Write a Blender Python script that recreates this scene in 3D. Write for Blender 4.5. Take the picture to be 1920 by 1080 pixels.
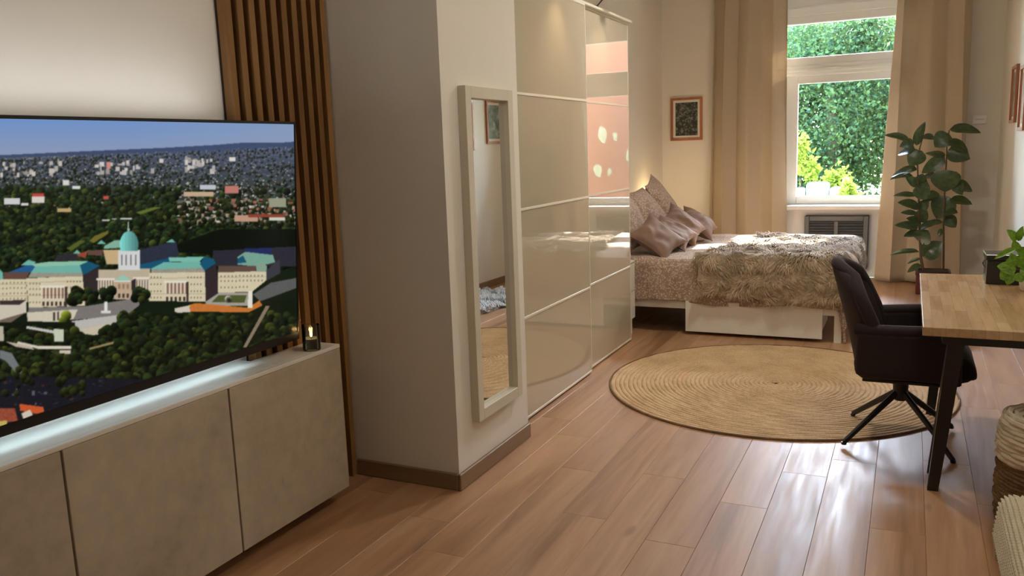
import bpy, bmesh, math, random
import numpy as np
from math import sin, cos, pi, radians, atan2, hypot, exp
from mathutils import Vector, Matrix, Euler

for o in list(bpy.data.objects): bpy.data.objects.remove(o, do_unlink=True)
scene = bpy.context.scene
C = scene.collection
rnd = random.Random(7)

# ------------------------------------------------------------------ camera
F_PX, YAW, PITCH, ROLL, CAM_H = 1544.87, 0.451274, 0.165068, 0.0359278, 1.5
_f = Vector((-sin(YAW)*cos(PITCH), cos(YAW)*cos(PITCH), -sin(PITCH)))
_r = _f.cross(Vector((0, 0, 1))).normalized(); _d = _f.cross(_r)
_r2 = _r*cos(ROLL)+_d*sin(ROLL); _d2 = -_r*sin(ROLL)+_d*cos(ROLL)
cam_data = bpy.data.cameras.new('camera'); cam = bpy.data.objects.new('camera', cam_data); C.objects.link(cam)
cam_data.sensor_width = 36; cam_data.lens = 36*F_PX/1920; cam_data.clip_start = 0.05
cam.matrix_world = Matrix(((_r2.x, -_d2.x, -_f.x, 0), (_r2.y, -_d2.y, -_f.y, 0), (_r2.z, -_d2.z, -_f.z, CAM_H), (0, 0, 0, 1)))
scene.camera = cam
def at(x, y, ax, val):                     # a photograph pixel seen as a point on a world plane
    d = _r2*((x-960)/F_PX)+_d2*((y-540)/F_PX)+_f
    t = (val-(0, 0, CAM_H)[ax])/d[ax]
    return Vector((0, 0, CAM_H))+d*t

# ------------------------------------------------------------------ world, sun, exposure
SKY_STRENGTH, SUN_STRENGTH, EXPOSURE = 7.5, 30.0, 0.2
SUN_DIR = Vector((-0.42, -2.3, -1.75)).normalized()
w = bpy.data.worlds.new('sky'); scene.world = w; w.use_nodes = True
nt = w.node_tree; nt.nodes.clear()
sky = nt.nodes.new('ShaderNodeTexSky'); sky.sky_type = 'NISHITA'; sky.sun_disc = False
sky.sun_elevation = math.asin(-SUN_DIR.z); sky.sun_rotation = atan2(-SUN_DIR.x, -SUN_DIR.y)
sky.air_density = 1.0; sky.dust_density = 0.8; sky.ozone_density = 1.5
bg = nt.nodes.new('ShaderNodeBackground'); bg.inputs[1].default_value = SKY_STRENGTH
wo = nt.nodes.new('ShaderNodeOutputWorld')
nt.links.new(sky.outputs[0], bg.inputs[0]); nt.links.new(bg.outputs[0], wo.inputs[0])
sd = bpy.data.lights.new('sun', 'SUN'); sd.energy = SUN_STRENGTH; sd.angle = radians(0.6); sd.color = (1.0, 0.95, 0.86)
so = bpy.data.objects.new('sun', sd); C.objects.link(so); so.location = (4, 24, 20)
so.rotation_euler = SUN_DIR.to_track_quat('-Z', 'Y').to_euler()
pd = bpy.data.lights.new('window_portal', 'AREA'); pd.shape = 'RECTANGLE'; pd.size = 1.3; pd.size_y = 2.2; pd.cycles.is_portal = True
po = bpy.data.objects.new('window_portal', pd); C.objects.link(po); po.location = (-0.75, 9.9, 1.85); po.rotation_euler = (radians(-90), 0, 0)
scene.cycles.max_bounces = 9; scene.cycles.glossy_bounces = 4; scene.cycles.transmission_bounces = 4
vs = scene.view_settings
scene.display_settings.display_device = 'sRGB'
vs.view_transform = 'Standard'; vs.look = 'None'; vs.exposure = EXPOSURE; vs.gamma = 1; vs.use_curve_mapping = False

# ------------------------------------------------------------------ helpers
class MB:
    """collects shapes; build() links them as ONE mesh object. off is subtracted from every vertex."""
    def __init__(s, off=(0, 0, 0)): s.v = []; s.f = []; s.off = Vector(off)
    def add(s, vs_, fs):
        n = len(s.v); s.v += [tuple(Vector(p)-s.off) for p in vs_]; s.f += [tuple(n+i for i in f) for f in fs]; return s
    def box(s, x0, x1, y0, y1, z0, z1, bev=0.0, seg=2):
        bm = bmesh.new(); bmesh.ops.create_cube(bm, size=1)
        for p in bm.verts: p.co = Vector(((x0+x1)/2+p.co.x*(x1-x0), (y0+y1)/2+p.co.y*(y1-y0), (z0+z1)/2+p.co.z*(z1-z0)))
        if bev > 0: bmesh.ops.bevel(bm, geom=bm.edges[:], offset=bev, segments=seg, profile=0.5, affect='EDGES')
        bm.verts.index_update(); s.add([p.co.copy() for p in bm.verts], [[q.index for q in f.verts] for f in bm.faces]); bm.free(); return s
    def tube(s, pts, r, n=10, cap=True, closed=False, squash=1.0):
        pts = [Vector(p) for p in pts]; m = len(pts); rr = r if hasattr(r, '__len__') else [r]*m
        V = []; up = None
        for i, p in enumerate(pts):
            a = pts[(i-1) % m] if (closed or i > 0) else p; b = pts[(i+1) % m] if (closed or i < m-1) else p
            t = (b-a).normalized()
            if up is None: up = Vector((0, 0, 1)) if abs(t.z) < 0.9 else Vector((1, 0, 0))
            u = t.cross(up).normalized(); w_ = u.cross(t).normalized(); up = w_ if not closed else up
            for k in range(n):
                g = 2*pi*k/n; V.append(p+(u*cos(g)+w_*sin(g)*squash)*rr[i])
        Fc = []
        for i in range(m if closed else m-1):
            j = (i+1) % m
            for k in range(n): Fc.append((i*n+k, i*n+(k+1) % n, j*n+(k+1) % n, j*n+k))
        if cap and not closed: Fc.append(tuple(range(n))[::-1]); Fc.append(tuple((m-1)*n+k for k in range(n)))
        return s.add(V, Fc)
    def lathe(s, prof, c=(0, 0, 0), n=32):
        V = []; Fc = []; m = len(prof)
        for (r, z) in prof:
            for k in range(n): V.append((c[0]+r*cos(2*pi*k/n), c[1]+r*sin(2*pi*k/n), c[2]+z))
        for i in range(m-1):
            for k in range(n): Fc.append((i*n+k, i*n+(k+1) % n, (i+1)*n+(k+1) % n, (i+1)*n+k))
        return s.add(V, Fc)
    def grid(s, fn, nu, nv):
        V = [fn(i/nu, j/nv) for j in range(nv+1) for i in range(nu+1)]
        return s.add(V, [(j*(nu+1)+i, j*(nu+1)+i+1, (j+1)*(nu+1)+i+1, (j+1)*(nu+1)+i) for j in range(nv) for i in range(nu)])
    def prism(s, poly, z0, z1):
        n = len(poly); V = [(x, y, z0) for x, y in poly]+[(x, y, z1) for x, y in poly]
        return s.add(V, [tuple(range(n))[::-1], tuple(range(n, 2*n))]+[(i, (i+1) % n, n+(i+1) % n, n+i) for i in range(n)])
    def build(s, name, mat_, parent=None, smooth=False, solid=0.0, sub=0, offset=-1):
        me = bpy.data.meshes.new(name); me.from_pydata(s.v, [], s.f); me.validate(); me.update()
        bm = bmesh.new(); bm.from_mesh(me)
        bmesh.ops.recalc_face_normals(bm, faces=bm.faces[:]); bm.to_mesh(me); bm.free()
        o = bpy.data.objects.new(name, me); C.objects.link(o); o.parent = parent
        if mat_: me.materials.append(mat_)
        if smooth:
            for p in me.polygons: p.use_smooth = True
            if smooth != 'all': me.set_sharp_from_angle(angle=radians(40))
        if solid:
            md = o.modifiers.new('thickness', 'SOLIDIFY'); md.thickness = solid; md.offset = offset
        if sub:
            md = o.modifiers.new('smooth', 'SUBSURF'); md.levels = sub; md.render_levels = sub
        return o
def fast_mesh(name, V, Fc, mat_, parent=None, smooth=False):
    V = np.asarray(V, np.float32); Fc = np.asarray(Fc, np.int32); me = bpy.data.meshes.new(name); k = Fc.shape[1]
    me.vertices.add(len(V)); me.vertices.foreach_set('co', V.ravel())
    me.loops.add(Fc.size); me.loops.foreach_set('vertex_index', Fc.ravel())
    me.polygons.add(len(Fc)); me.polygons.foreach_set('loop_start', np.arange(0, Fc.size, k, dtype=np.int32))
    me.polygons.foreach_set('use_smooth', np.full(len(Fc), bool(smooth))); me.update(calc_edges=True)
    o = bpy.data.objects.new(name, me); C.objects.link(o); o.parent = parent
    if mat_: me.materials.append(mat_)
    return o
def tag(o, label=None, cat=None, group=None, kind=None):
    if label: o['label'] = label
    if cat: o['category'] = cat
    if group: o['group'] = group
    if kind: o['kind'] = kind
    return o
def thing(name, label, cat, loc=(0, 0, 0), rot=(0, 0, 0), group=None, kind=None):
    o = bpy.data.objects.new(name, None); C.objects.link(o); o.location = loc; o.rotation_euler = rot
    o.empty_display_size = 0.1
    return tag(o, label, cat, group, kind)
def lamp(name, typ, loc, energy, color, parent=None, **kw):
    d = bpy.data.lights.new(name, typ); d.energy = energy; d.color = color
    tgt = kw.pop('aim', None)
    for k, v_ in kw.items(): setattr(d, k, v_)
    o = bpy.data.objects.new(name, d); C.objects.link(o); o.location = loc
    if tgt: o.rotation_euler = (Vector(tgt)-Vector(loc)).to_track_quat('-Z', 'Y').to_euler()
    if parent:
        o.parent = parent; o.location = Vector(loc)-parent.location
    return o

# ------------------------------------------------------------------ materials
def srgb(r, g, b):
    f = lambda c: c/12.92 if c <= 0.04045 else ((c+0.055)/1.055)**2.4
    return (f(r/255), f(g/255), f(b/255), 1)
class NT:
    def __init__(s, name):
        s.m = bpy.data.materials.new(name); s.m.use_nodes = True; s.t = s.m.node_tree; s.t.nodes.clear()
        s.out = s.n('OutputMaterial')
    def n(s, typ, **kw):
        q = s.t.nodes.new('ShaderNode'+typ)
        for k, v_ in kw.items(): setattr(q, k, v_)
        return q
    def l(s, a, b): s.t.links.new(a, b); return s
    def set(s, node, **kw):
        for k, v_ in kw.items():
            i = node.inputs[k.replace('_', ' ')]
            if isinstance(v_, bpy.types.NodeSocket): s.l(v_, i)
            else: i.default_value = v_
        return node
    def coord(s, scale=(1, 1, 1), kind='Object', random=0.0):
        c = s.n('TexCoord'); mp = s.n('Mapping'); mp.inputs['Scale'].default_value = scale; s.l(c.outputs[kind], mp.inputs['Vector'])
        if random:
            oi = s.n('ObjectInfo'); mu = s.n('VectorMath', operation='SCALE'); cmb = s.n('CombineXYZ')
            for k in range(3): s.l(oi.outputs['Random'], cmb.inputs[k])
            s.l(cmb.outputs[0], mu.inputs[0]); mu.inputs['Scale'].default_value = random; s.l(mu.outputs[0], mp.inputs['Location'])
        return mp.outputs[0]
    def noise(s, vec, scale, detail=4, rough=0.55, dist=0.0):
        q = s.n('TexNoise'); s.l(vec, q.inputs['Vector']); q.inputs['Scale'].default_value = scale; q.inputs['Detail'].default_value = detail
        q.inputs['Roughness'].default_value = rough; q.inputs['Distortion'].default_value = dist; return q.outputs['Fac']
    def ramp(s, fac, stops, interp='LINEAR'):
        q = s.n('ValToRGB'); s.l(fac, q.inputs[0]); e = q.color_ramp.elements; q.color_ramp.interpolation = interp
        while len(e) < len(stops): e.new(0.5)
        for i, (p, c) in enumerate(stops): e[i].position = p; e[i].color = c if len(c) == 4 else (*c, 1)
        return q.outputs[0]
    def mix(s, fac, a, b, typ='MIX'):
        q = s.n('Mix', data_type='RGBA', blend_type=typ)
        for i, v_ in ((0, fac), (6, a), (7, b)):
            if isinstance(v_, bpy.types.NodeSocket): s.l(v_, q.inputs[i])
            else: q.inputs[i].default_value = v_
        return q.outputs[2]
    def bump(s, h, strength=0.3, dist=0.01, normal=None):
        q = s.n('Bump'); s.l(h, q.inputs['Height']); q.inputs['Strength'].default_value = strength; q.inputs['Distance'].default_value = dist
        if normal: s.l(normal, q.inputs['Normal'])
        return q.outputs[0]
    def pbr(s, color, rough=0.5, normal=None, **kw):
        b = s.n('BsdfPrincipled')
        for k, v_ in (('Base Color', color), ('Roughness', rough)):
            if isinstance(v_, bpy.types.NodeSocket): s.l(v_, b.inputs[k])
            else: b.inputs[k].default_value = v_
        if normal is not None: s.l(normal, b.inputs['Normal'])
        for k, v_ in kw.items():
            i = b.inputs[k.replace('_', ' ')]
            if isinstance(v_, bpy.types.NodeSocket): s.l(v_, i)
            else: i.default_value = v_
        s.l(b.outputs[0], s.out.inputs[0]); return s.m
def plain(name, col, rough=0.5, var=0.06, scale=6, bump=0.0, bscale=60, **kw):
    t = NT(name); v_ = t.coord(); c = tuple(col); d = tuple(max(0, x*(1-var)) for x in c[:3])+(1,); e = tuple(min(1, x*(1+var)) for x in c[:3])+(1,)
    colr = t.ramp(t.noise(v_, scale), [(0.3, d), (0.7, e)])
    nrm = t.bump(t.noise(v_, bscale, 3), bump, 0.004) if bump else None
    return t.pbr(colr, rough, nrm, **kw)
def wood(name, dark, mid, light, axis=1, rough=0.4, grain=40, stretch=14, random=0.0, knots=0.0, spec=0.5, gscale=1.0):
    t = NT(name); sc = [1.0*gscale]*3; sc[axis] = gscale/stretch
    v_ = t.coord(tuple(sc), random=random)
    g1 = t.noise(v_, grain*0.22, 6, 0.62, 0.6); g2 = t.noise(v_, grain*1.4, 3, 0.6)
    col = t.ramp(g1, [(0.28, dark), (0.5, mid), (0.72, light)])
    col = t.mix(0.16, col, t.ramp(g2, [(0.35, dark), (0.65, light)]))
    if knots:
        vk = t.coord(tuple(1.0 if i != axis else 0.33 for i in range(3)), random=random*3.1 if random else 0)
        q = t.n('TexVoronoi'); t.l(vk, q.inputs['Vector']); q.inputs['Scale'].default_value = 4.2
        nz = t.noise(vk, 9, 3); ad = t.n('Math', operation='MULTIPLY_ADD'); t.l(nz, ad.inputs[0]); ad.inputs[1].default_value = 0.16; t.l(q.outputs['Distance'], ad.inputs[2])
        kf = t.ramp(ad.outputs[0], [(0.09, (0.8, 0.8, 0.8)), (0.17, (0, 0, 0))]); col = t.mix(kf, col, tuple(x*0.6 for x in dark[:3])+(1,))
        if random:
            oi = t.n('ObjectInfo'); tint = t.ramp(oi.outputs['Random'], [(0.0, (0.92, 0.91, 0.90)), (0.5, (1, 1, 1)), (1.0, (1.06, 1.05, 1.03))]); col = t.mix(1.0, col, tint, 'MULTIPLY')
    rg = t.ramp(g2, [(0.3, (rough*0.85,)*3), (0.7, (min(1, rough*1.2),)*3)])
    return t.pbr(col, rg, t.bump(g1, 0.08, 0.004), Specular_IOR_Level=spec)

M = {}
M['wall'] = plain('warm white wall paint', srgb(232, 226, 214), 0.75, 0.015, 2.5, 0.10, 220)
M['ceiling'] = plain('white ceiling paint', srgb(238, 234, 226), 0.85, 0.01, 2, 0.05, 150)
M['white_trim'] = plain('white gloss paint', srgb(246, 247, 247), 0.35, 0.005, 3)
M['oak_floor'] = wood('oak laminate', srgb(128, 88, 56), srgb(176, 132, 94), srgb(198, 156, 116), 1, 0.42, 26, 14, 9.0, 1.0, 1.0)
M['subfloor'] = plain('dark subfloor', srgb(52, 36, 24), 0.8)
M['base_wood'] = wood('brown skirting wood', srgb(112, 86, 58), srgb(136, 108, 76), srgb(150, 120, 88), 1, 0.45, 34, 10)
M['base_wood_x'] = wood('brown skirting wood across', srgb(112, 86, 58), srgb(136, 108, 76), srgb(150, 120, 88), 0, 0.45, 34, 10)
M['slat'] = wood('oiled slat wood', srgb(98, 66, 30), srgb(138, 98, 50), srgb(164, 122, 68), 2, 0.5, 40, 16, 5.0)
M['slat_back'] = plain('dark felt backing', srgb(46, 28, 14), 0.95)
M['desk_wood'] = wood('butcher block', srgb(168, 130, 90), srgb(190, 156, 116), srgb(210, 180, 140), 0, 0.2, 30, 7)
def butcher():
    t = NT('butcher block staves'); v_ = t.coord((1, 1, 1)); sw = t.n('Mapping'); sw.inputs['Rotation'].default_value = (0, 0, pi/2); t.l(v_, sw.inputs['Vector'])
    br = t.n('TexBrick'); t.l(sw.outputs[0], br.inputs['Vector']); br.inputs['Scale'].default_value = 1.0; br.inputs['Brick Width'].default_value = 0.34; br.inputs['Row Height'].default_value = 0.045
    br.inputs['Mortar Size'].default_value = 0.0006; br.inputs['Color1'].default_value = srgb(168, 128, 86); br.inputs['Color2'].default_value = srgb(206, 172, 128); br.inputs['Mortar'].default_value = srgb(140, 104, 66); br.offset = 0.37
    g = t.noise(t.coord((1, 0.08, 1)), 60, 4); col = t.mix(0.3, br.outputs['Color'], t.ramp(g, [(0.3, srgb(160, 120, 80)), (0.7, srgb(212, 180, 138))]))
    return t.pbr(col, 0.22, t.bump(g, 0.05, 0.002), Specular_IOR_Level=0.7)
M['desk_wood'] = butcher()
M['black_steel'] = plain('black powder coated steel', srgb(34, 31, 30), 0.45, 0.1, 30)
M['velvet'] = plain('dark brown velvet', srgb(38, 27, 26), 0.85, 0.25, 9, 0.2, 300, Sheen_Weight=0.35, Sheen_Roughness=0.35, Sheen_Tint=srgb(150, 125, 120))
M['mirror'] = plain('mirror silver', (0.86, 0.88, 0.87, 1), 0.0, 0, 1, Metallic=1.0)
M['mirror_frame'] = plain('greige lacquer', srgb(212, 204, 184), 0.4, 0.02)
M['white_lacquer'] = plain('white lacquer', srgb(236, 230, 218), 0.3, 0.01)
M['door_rail'] = plain('ivory aluminium rail', srgb(232, 225, 208), 0.35, 0.01)
M['door_glass'] = plain('glossy ivory back-painted glass', srgb(196, 184, 160), 0.015, 0.0, 1, IOR=2.1)
M['black_plastic'] = plain('black plastic', srgb(16, 16, 18), 0.35, 0.05)
M['heater_grey'] = plain('grey enamel', srgb(92, 95, 100), 0.4, 0.03)
M['heater_dark'] = plain('dark heater cavity', srgb(34, 36, 40), 0.7)
M['white_plastic'] = plain('white plastic', srgb(238, 236, 236), 0.4)
M['terracotta'] = plain('wine red pot', srgb(88, 34, 34), 0.45, 0.1)
M['soil'] = plain('soil', srgb(52, 38, 28), 0.95, 0.3, 60, 0.8, 80)
M['stem'] = plain('brown stem', srgb(84, 62, 42), 0.7, 0.2, 40)
M['frame_wood'] = wood('copper toned frame wood', srgb(140, 82, 48), srgb(170, 104, 66), srgb(188, 124, 84), 2, 0.4, 40, 10)
M['mat_board'] = plain('white mount board', srgb(236, 230, 216), 0.8, 0.01)
M['mauve'] = plain('taupe satin', srgb(132, 102, 82), 0.65, 0.08, 12, 0.15, 260, Sheen_Weight=0.1, Sheen_Roughness=0.4)
M['jar_glass'] = None
def concrete():
    t = NT('mottled concrete laminate'); v_ = t.coord((1, 1, 1), random=20.0)
    a = t.noise(v_, 3.2, 6, 0.6, 0.4); b = t.noise(v_, 14, 5, 0.65); st = t.noise(t.coord((1, 1, 0.35), random=11.0), 22, 4, 0.6)
    col = t.ramp(a, [(0.3, srgb(164, 150, 130)), (0.5, srgb(186, 172, 150)), (0.7, srgb(198, 184, 162))])
    col = t.mix(0.35, col, t.ramp(b, [(0.35, srgb(160, 150, 128)), (0.65, srgb(200, 184, 162))]))
    col = t.mix(t.ramp(st, [(0.68, (0, 0, 0)), (0.80, (0.5, 0.5, 0.5))]), col, srgb(134, 132, 112))
    return t.pbr(col, 0.55, t.bump(b, 0.06, 0.003))
M['concrete'] = concrete()
def curtain_mat():
    t = NT('beige curtain linen'); v_ = t.coord((1, 1, 1)); nz = t.noise(t.coord((120, 120, 8)), 6, 2)
    col = t.ramp(nz, [(0.3, srgb(202, 186, 162)), (0.7, srgb(216, 200, 176))])
    d = t.n('BsdfDiffuse'); tr = t.n('BsdfTranslucent'); mx = t.n('MixShader'); t.l(col, d.inputs[0]); t.l(col, tr.inputs[0]); mx.inputs[0].default_value = 0.22
    t.l(t.bump(nz, 0.05, 0.002), d.inputs['Normal']); t.l(d.outputs[0], mx.inputs[1]); t.l(tr.outputs[0], mx.inputs[2]); t.l(mx.outputs[0], t.out.inputs[0]); return t.m
M['curtain'] = curtain_mat()
def floral():
    t = NT('taupe cotton with cream sprigs'); v_ = t.coord((1, 1, 1)); q = t.n('TexVoronoi'); q.inputs['Scale'].default_value = 66
    dn = t.n('TexNoise'); t.l(v_, dn.inputs['Vector']); dn.inputs['Scale'].default_value = 30
    ad = t.n('VectorMath', operation='MULTIPLY_ADD'); t.l(dn.outputs['Color'], ad.inputs[0]); ad.inputs[1].default_value = (0.03,)*3; t.l(v_, ad.inputs[2]); t.l(ad.outputs[0], q.inputs['Vector'])
    f = t.ramp(q.outputs['Distance'], [(0.36, (1, 1, 1)), (0.46, (0, 0, 0))])
    base = t.ramp(t.noise(v_, 9, 3), [(0.3, srgb(152, 124, 104)), (0.7, srgb(174, 146, 126))])
    col = t.mix(f, base, srgb(206, 188, 166))
    return t.pbr(col, 0.75, t.bump(t.noise(v_, 160, 2), 0.12, 0.003), Sheen_Weight=0.2)
M['floral'] = floral()
def fur_mat(name, a, b, c):
    t = NT(name); v_ = t.coord((1, 1, 1)); n1 = t.noise(v_, 7, 4); tn = t.n('Attribute'); tn.attribute_name = 'tone'; n2 = tn.outputs['Fac']
    col = t.mix(0.5, t.ramp(n1, [(0.3, a), (0.55, b), (0.75, c)]), t.ramp(n2, [(0.1, a), (0.9, c)]))
    return t.pbr(col, 0.8, None, Sheen_Weight=0.25)
M['fur'] = fur_mat('long tan faux fur', srgb(120, 98, 72), srgb(178, 152, 118), srgb(212, 190, 158))
M['white_fur'] = fur_mat('white long wool', srgb(214, 212, 206), srgb(236, 234, 230), srgb(246, 246, 244))
def jute(name, a, b, c, sc=1.0):
    t = NT(name); v_ = t.coord((1, 1, 1)); n1 = t.noise(v_, 5*sc, 4); n2 = t.noise(v_, 120*sc, 3); n3 = t.noise(v_, 16*sc, 5)
    col = t.mix(0.5, t.ramp(n1, [(0.3, a), (0.5, b), (0.7, c)]), t.ramp(n2, [(0.32, a), (0.68, c)]))
    col = t.mix(t.ramp(n3, [(0.64, (0, 0, 0)), (0.78, (0.65, 0.65, 0.65))]), col, tuple(x*0.55 for x in a[:3])+(1,))
    return t.pbr(col, 0.9, t.bump(n2, 0.5, 0.004))
M['jute'] = jute('natural jute braid', srgb(170, 138, 100), srgb(204, 170, 128), srgb(224, 194, 154))
M['seagrass'] = jute('brown seagrass weave', srgb(84, 58, 34), srgb(122, 90, 56), srgb(160, 124, 82), 1.5)
M['cotton_rope'] = jute('cream cotton rope', srgb(206, 190, 160), srgb(222, 208, 180), srgb(232, 220, 196), 1.5)
M['knit'] = plain('cream chunky knit', srgb(206, 192, 162), 0.9, 0.06, 30, 0.5, 240, Sheen_Weight=0.3)
M['bench_fabric'] = plain('beige bench cover', srgb(186, 172, 148), 0.9, 0.05, 20, 0.3, 200)
M['bench_wood'] = wood('light bench wood', srgb(150, 112, 74), srgb(178, 138, 96), srgb(196, 160, 116), 2, 0.5)
def leaf_mat(name, a, b, under, trans=0.15, rough=0.3):
    t = NT(name); v_ = t.coord((1, 1, 1), random=7.0); col = t.ramp(t.noise(v_, 5, 3), [(0.3, a), (0.7, b)])
    geo = t.n('NewGeometry'); col = t.mix(geo.outputs['Backfacing'], col, under)
    p = t.n('BsdfPrincipled'); t.l(col, p.inputs['Base Color']); p.inputs['Roughness'].default_value = rough
    tr = t.n('BsdfTranslucent'); t.l(col, tr.inputs[0]); mx = t.n('MixShader'); mx.inputs[0].default_value = trans
    t.l(p.outputs[0], mx.inputs[1]); t.l(tr.outputs[0], mx.inputs[2]); t.l(mx.outputs[0], t.out.inputs[0]); return t.m
M['rubber_leaf'] = leaf_mat('rubber plant leaf', srgb(46, 60, 34), srgb(74, 92, 50), srgb(116, 130, 102), 0.12, 0.28)
M['bright_leaf'] = leaf_mat('fresh green leaf', srgb(82, 124, 30), srgb(128, 166, 48), srgb(140, 170, 80), 0.35, 0.35)
def tree_mat(name, a, b, c, trans=0.45):
    t = NT(name); v_ = t.coord((1, 1, 1)); col = t.mix(0.5, t.ramp(t.noise(v_, 1.6, 3), [(0.35, a), (0.65, b)]), t.ramp(t.noise(v_, 11, 2), [(0.35, a), (0.7, c)]))
    d = t.n('BsdfDiffuse'); t.l(col, d.inputs[0]); tr = t.n('BsdfTranslucent'); t.l(t.mix(0.6, col, c), tr.inputs[0]); mx = t.n('MixShader'); mx.inputs[0].default_value = trans
    t.l(d.outputs[0], mx.inputs[1]); t.l(tr.outputs[0], mx.inputs[2]); t.l(mx.outputs[0], t.out.inputs[0]); return t.m
M['tree_leaf'] = tree_mat('tree foliage', srgb(30, 50, 46), srgb(46, 70, 58), srgb(116, 144, 70), 0.22)  # lightest tone puts sunlit highlight spots into the leaf colour
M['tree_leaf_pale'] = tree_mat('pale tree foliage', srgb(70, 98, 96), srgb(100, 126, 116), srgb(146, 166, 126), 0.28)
M['shrub_leaf'] = tree_mat('yellow green shrub foliage', srgb(104, 130, 44), srgb(140, 158, 58), srgb(176, 186, 84), 0.3)
M['bark'] = plain('tree bark', srgb(92, 78, 62), 0.9, 0.2, 20, 0.6, 40)
M['grass'] = plain('lawn', srgb(120, 146, 78), 0.95, 0.25, 8, 0.5, 60)
M['garden_stone'] = plain('pale garden wall render', srgb(158, 158, 150), 0.9, 0.15, 8, 0.8, 30)
M['salmon'] = plain('salmon facade render', srgb(156, 74, 38), 0.9, 0.05, 2, 0.2, 60)
M['cream_patch'] = plain('cream bare plaster', srgb(180, 160, 116), 0.9, 0.08, 5)
M['dark_glass'] = plain('dark window glass', srgb(60, 66, 74), 0.08)
M['box_metal'] = plain('dark galvanised metal', srgb(58, 60, 58), 0.32, 0.06, 10, Metallic=0.55)
M['steel'] = plain('bright steel', srgb(205, 205, 205), 0.22, 0.03, Metallic=1.0)
M['red_bead'] = plain('red beads', srgb(150, 40, 36), 0.4)
def glass_pane(name, tint=(1, 1, 1, 1), refl=1.0):
    t = NT(name); tr = t.n('BsdfTransparent'); tr.inputs[0].default_value = tint; g = t.n('BsdfGlossy'); g.inputs['Roughness'].default_value = 0.01
    fr = t.n('Fresnel'); fr.inputs['IOR'].default_value = 1.45; mu = t.n('Math', operation='MULTIPLY'); t.l(fr.outputs[0], mu.inputs[0]); mu.inputs[1].default_value = refl
    mx = t.n('MixShader'); t.l(mu.outputs[0], mx.inputs[0]); t.l(tr.outputs[0], mx.inputs[1]); t.l(g.outputs[0], mx.inputs[2]); t.l(mx.outputs[0], t.out.inputs[0]); return t.m
M['pane'] = glass_pane('window glass', (0.97, 0.985, 0.98, 1))
M['jar_glass'] = glass_pane('jar glass', (0.86, 0.87, 0.84, 1), 1.2)
def emit(name, col, s):
    t = NT(name); e = t.n('Emission'); e.inputs[0].default_value = col; e.inputs[1].default_value = s; t.l(e.outputs[0], t.out.inputs[0]); return t.m
M['flame'] = emit('candle flame', (1.0, 0.62, 0.2, 1), 9)
M['led'] = emit('cool led strip', (0.72, 0.88, 1.0, 1), 6)
M['bulb'] = emit('warm lamp glow', (1.0, 0.80, 0.55, 1), 5)
M['wax'] = plain('grey green wax', srgb(74, 80, 72), 0.5, 0.05)
def print_mat(name, dark, mid, light, scale):
    t = NT(name); v_ = t.coord((1, 1, 1)); q = t.n('TexVoronoi'); t.l(v_, q.inputs['Vector']); q.inputs['Scale'].default_value = scale
    col = t.mix(0.55, t.ramp(q.outputs['Distance'], [(0.05, light), (0.35, mid), (0.6, dark)]), t.ramp(t.noise(v_, scale*0.8, 5, 0.7), [(0.35, dark), (0.5, mid), (0.72, light)]))
    return t.pbr(col, 0.3)
M['print_dark'] = print_mat('dark foliage print', srgb(24, 30, 26), srgb(62, 70, 60), srgb(190, 190, 170), 34)
M['print_pale'] = print_mat('misty forest print', srgb(70, 88, 72), srgb(132, 148, 130), srgb(206, 212, 198), 14)
M['print_rose'] = print_mat('pale rose print', srgb(150, 120, 108), srgb(186, 164, 150), srgb(226, 214, 200), 10)

# ------------------------------------------------------------------ the room shell
XR, XL, XT, XP = 0.78, -2.60, -2.38, -1.775      # right wall, bedroom left wall, TV wall, pier face
YB, YF, ZC = 9.50, -1.60, 3.30                   # window wall, wall behind the camera, ceiling
P0, P1 = 3.05, 3.80                              # pier along the room
def struct(name, mb, mat_, label, cat, parent=None, **kw):
    o = mb.build(name, mat_, parent, **kw)
    if parent is None: tag(o, label, cat, kind='structure')
    return o
struct('wall_left', MB().box(XT-0.3, XT, YF, P0, 0, ZC), M['wall'], 'warm white wall behind the television', 'wall')
struct('wall_pier', MB().box(XL-0.08, XP, P0, P1, 0, ZC), M['wall'], 'wide white wall pier carrying the tall mirror', 'wall')
struct('wall_bedside', MB().box(XL-0.3, XL, P1, YB, 0, ZC), M['wall'], 'white side wall behind the bed pillows', 'wall')
struct('wall_right', MB().box(XR, XR+0.25, YF, YB+0.35, 0, ZC), M['wall'], 'white right wall with framed pictures', 'wall')
struct('wall_front', MB().box(XT-0.3, XR+0.25, YF-0.25, YF, 0, ZC), M['wall'], 'white end wall behind the camera', 'wall')
OX0, OX1, OZ1 = -1.42, -0.06, 3.02               # window recess
wb = MB().box(XL-0.3, OX0, YB, YB+0.35, 0, ZC).box(OX1, XR, YB, YB+0.35, 0, ZC).box(OX0, OX1, YB, YB+0.35, OZ1, ZC)
struct('wall_back', wb, M['wall'], 'white window wall at the far end', 'wall')
struct('wall_parapet', MB().box(OX0, OX1, YB+0.2, YB+0.35, 0, 0.80), M['white_trim'], 'white parapet below the window behind the heater', 'wall')
struct('ceiling', MB().box(XL-0.3, XR+0.25, YF-0.25, YB+0.35, ZC, ZC+0.2), M['ceiling'], 'plain white ceiling', 'ceiling')
fl = struct('floor', MB().box(XL-0.05, XR, YF, YB+0.2, -0.12, -0.012), M['subfloor'], 'oak plank floor with pale window glare', 'floor')
PW, PL = 0.195, 1.38
starts = {}
cache = {}
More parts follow.
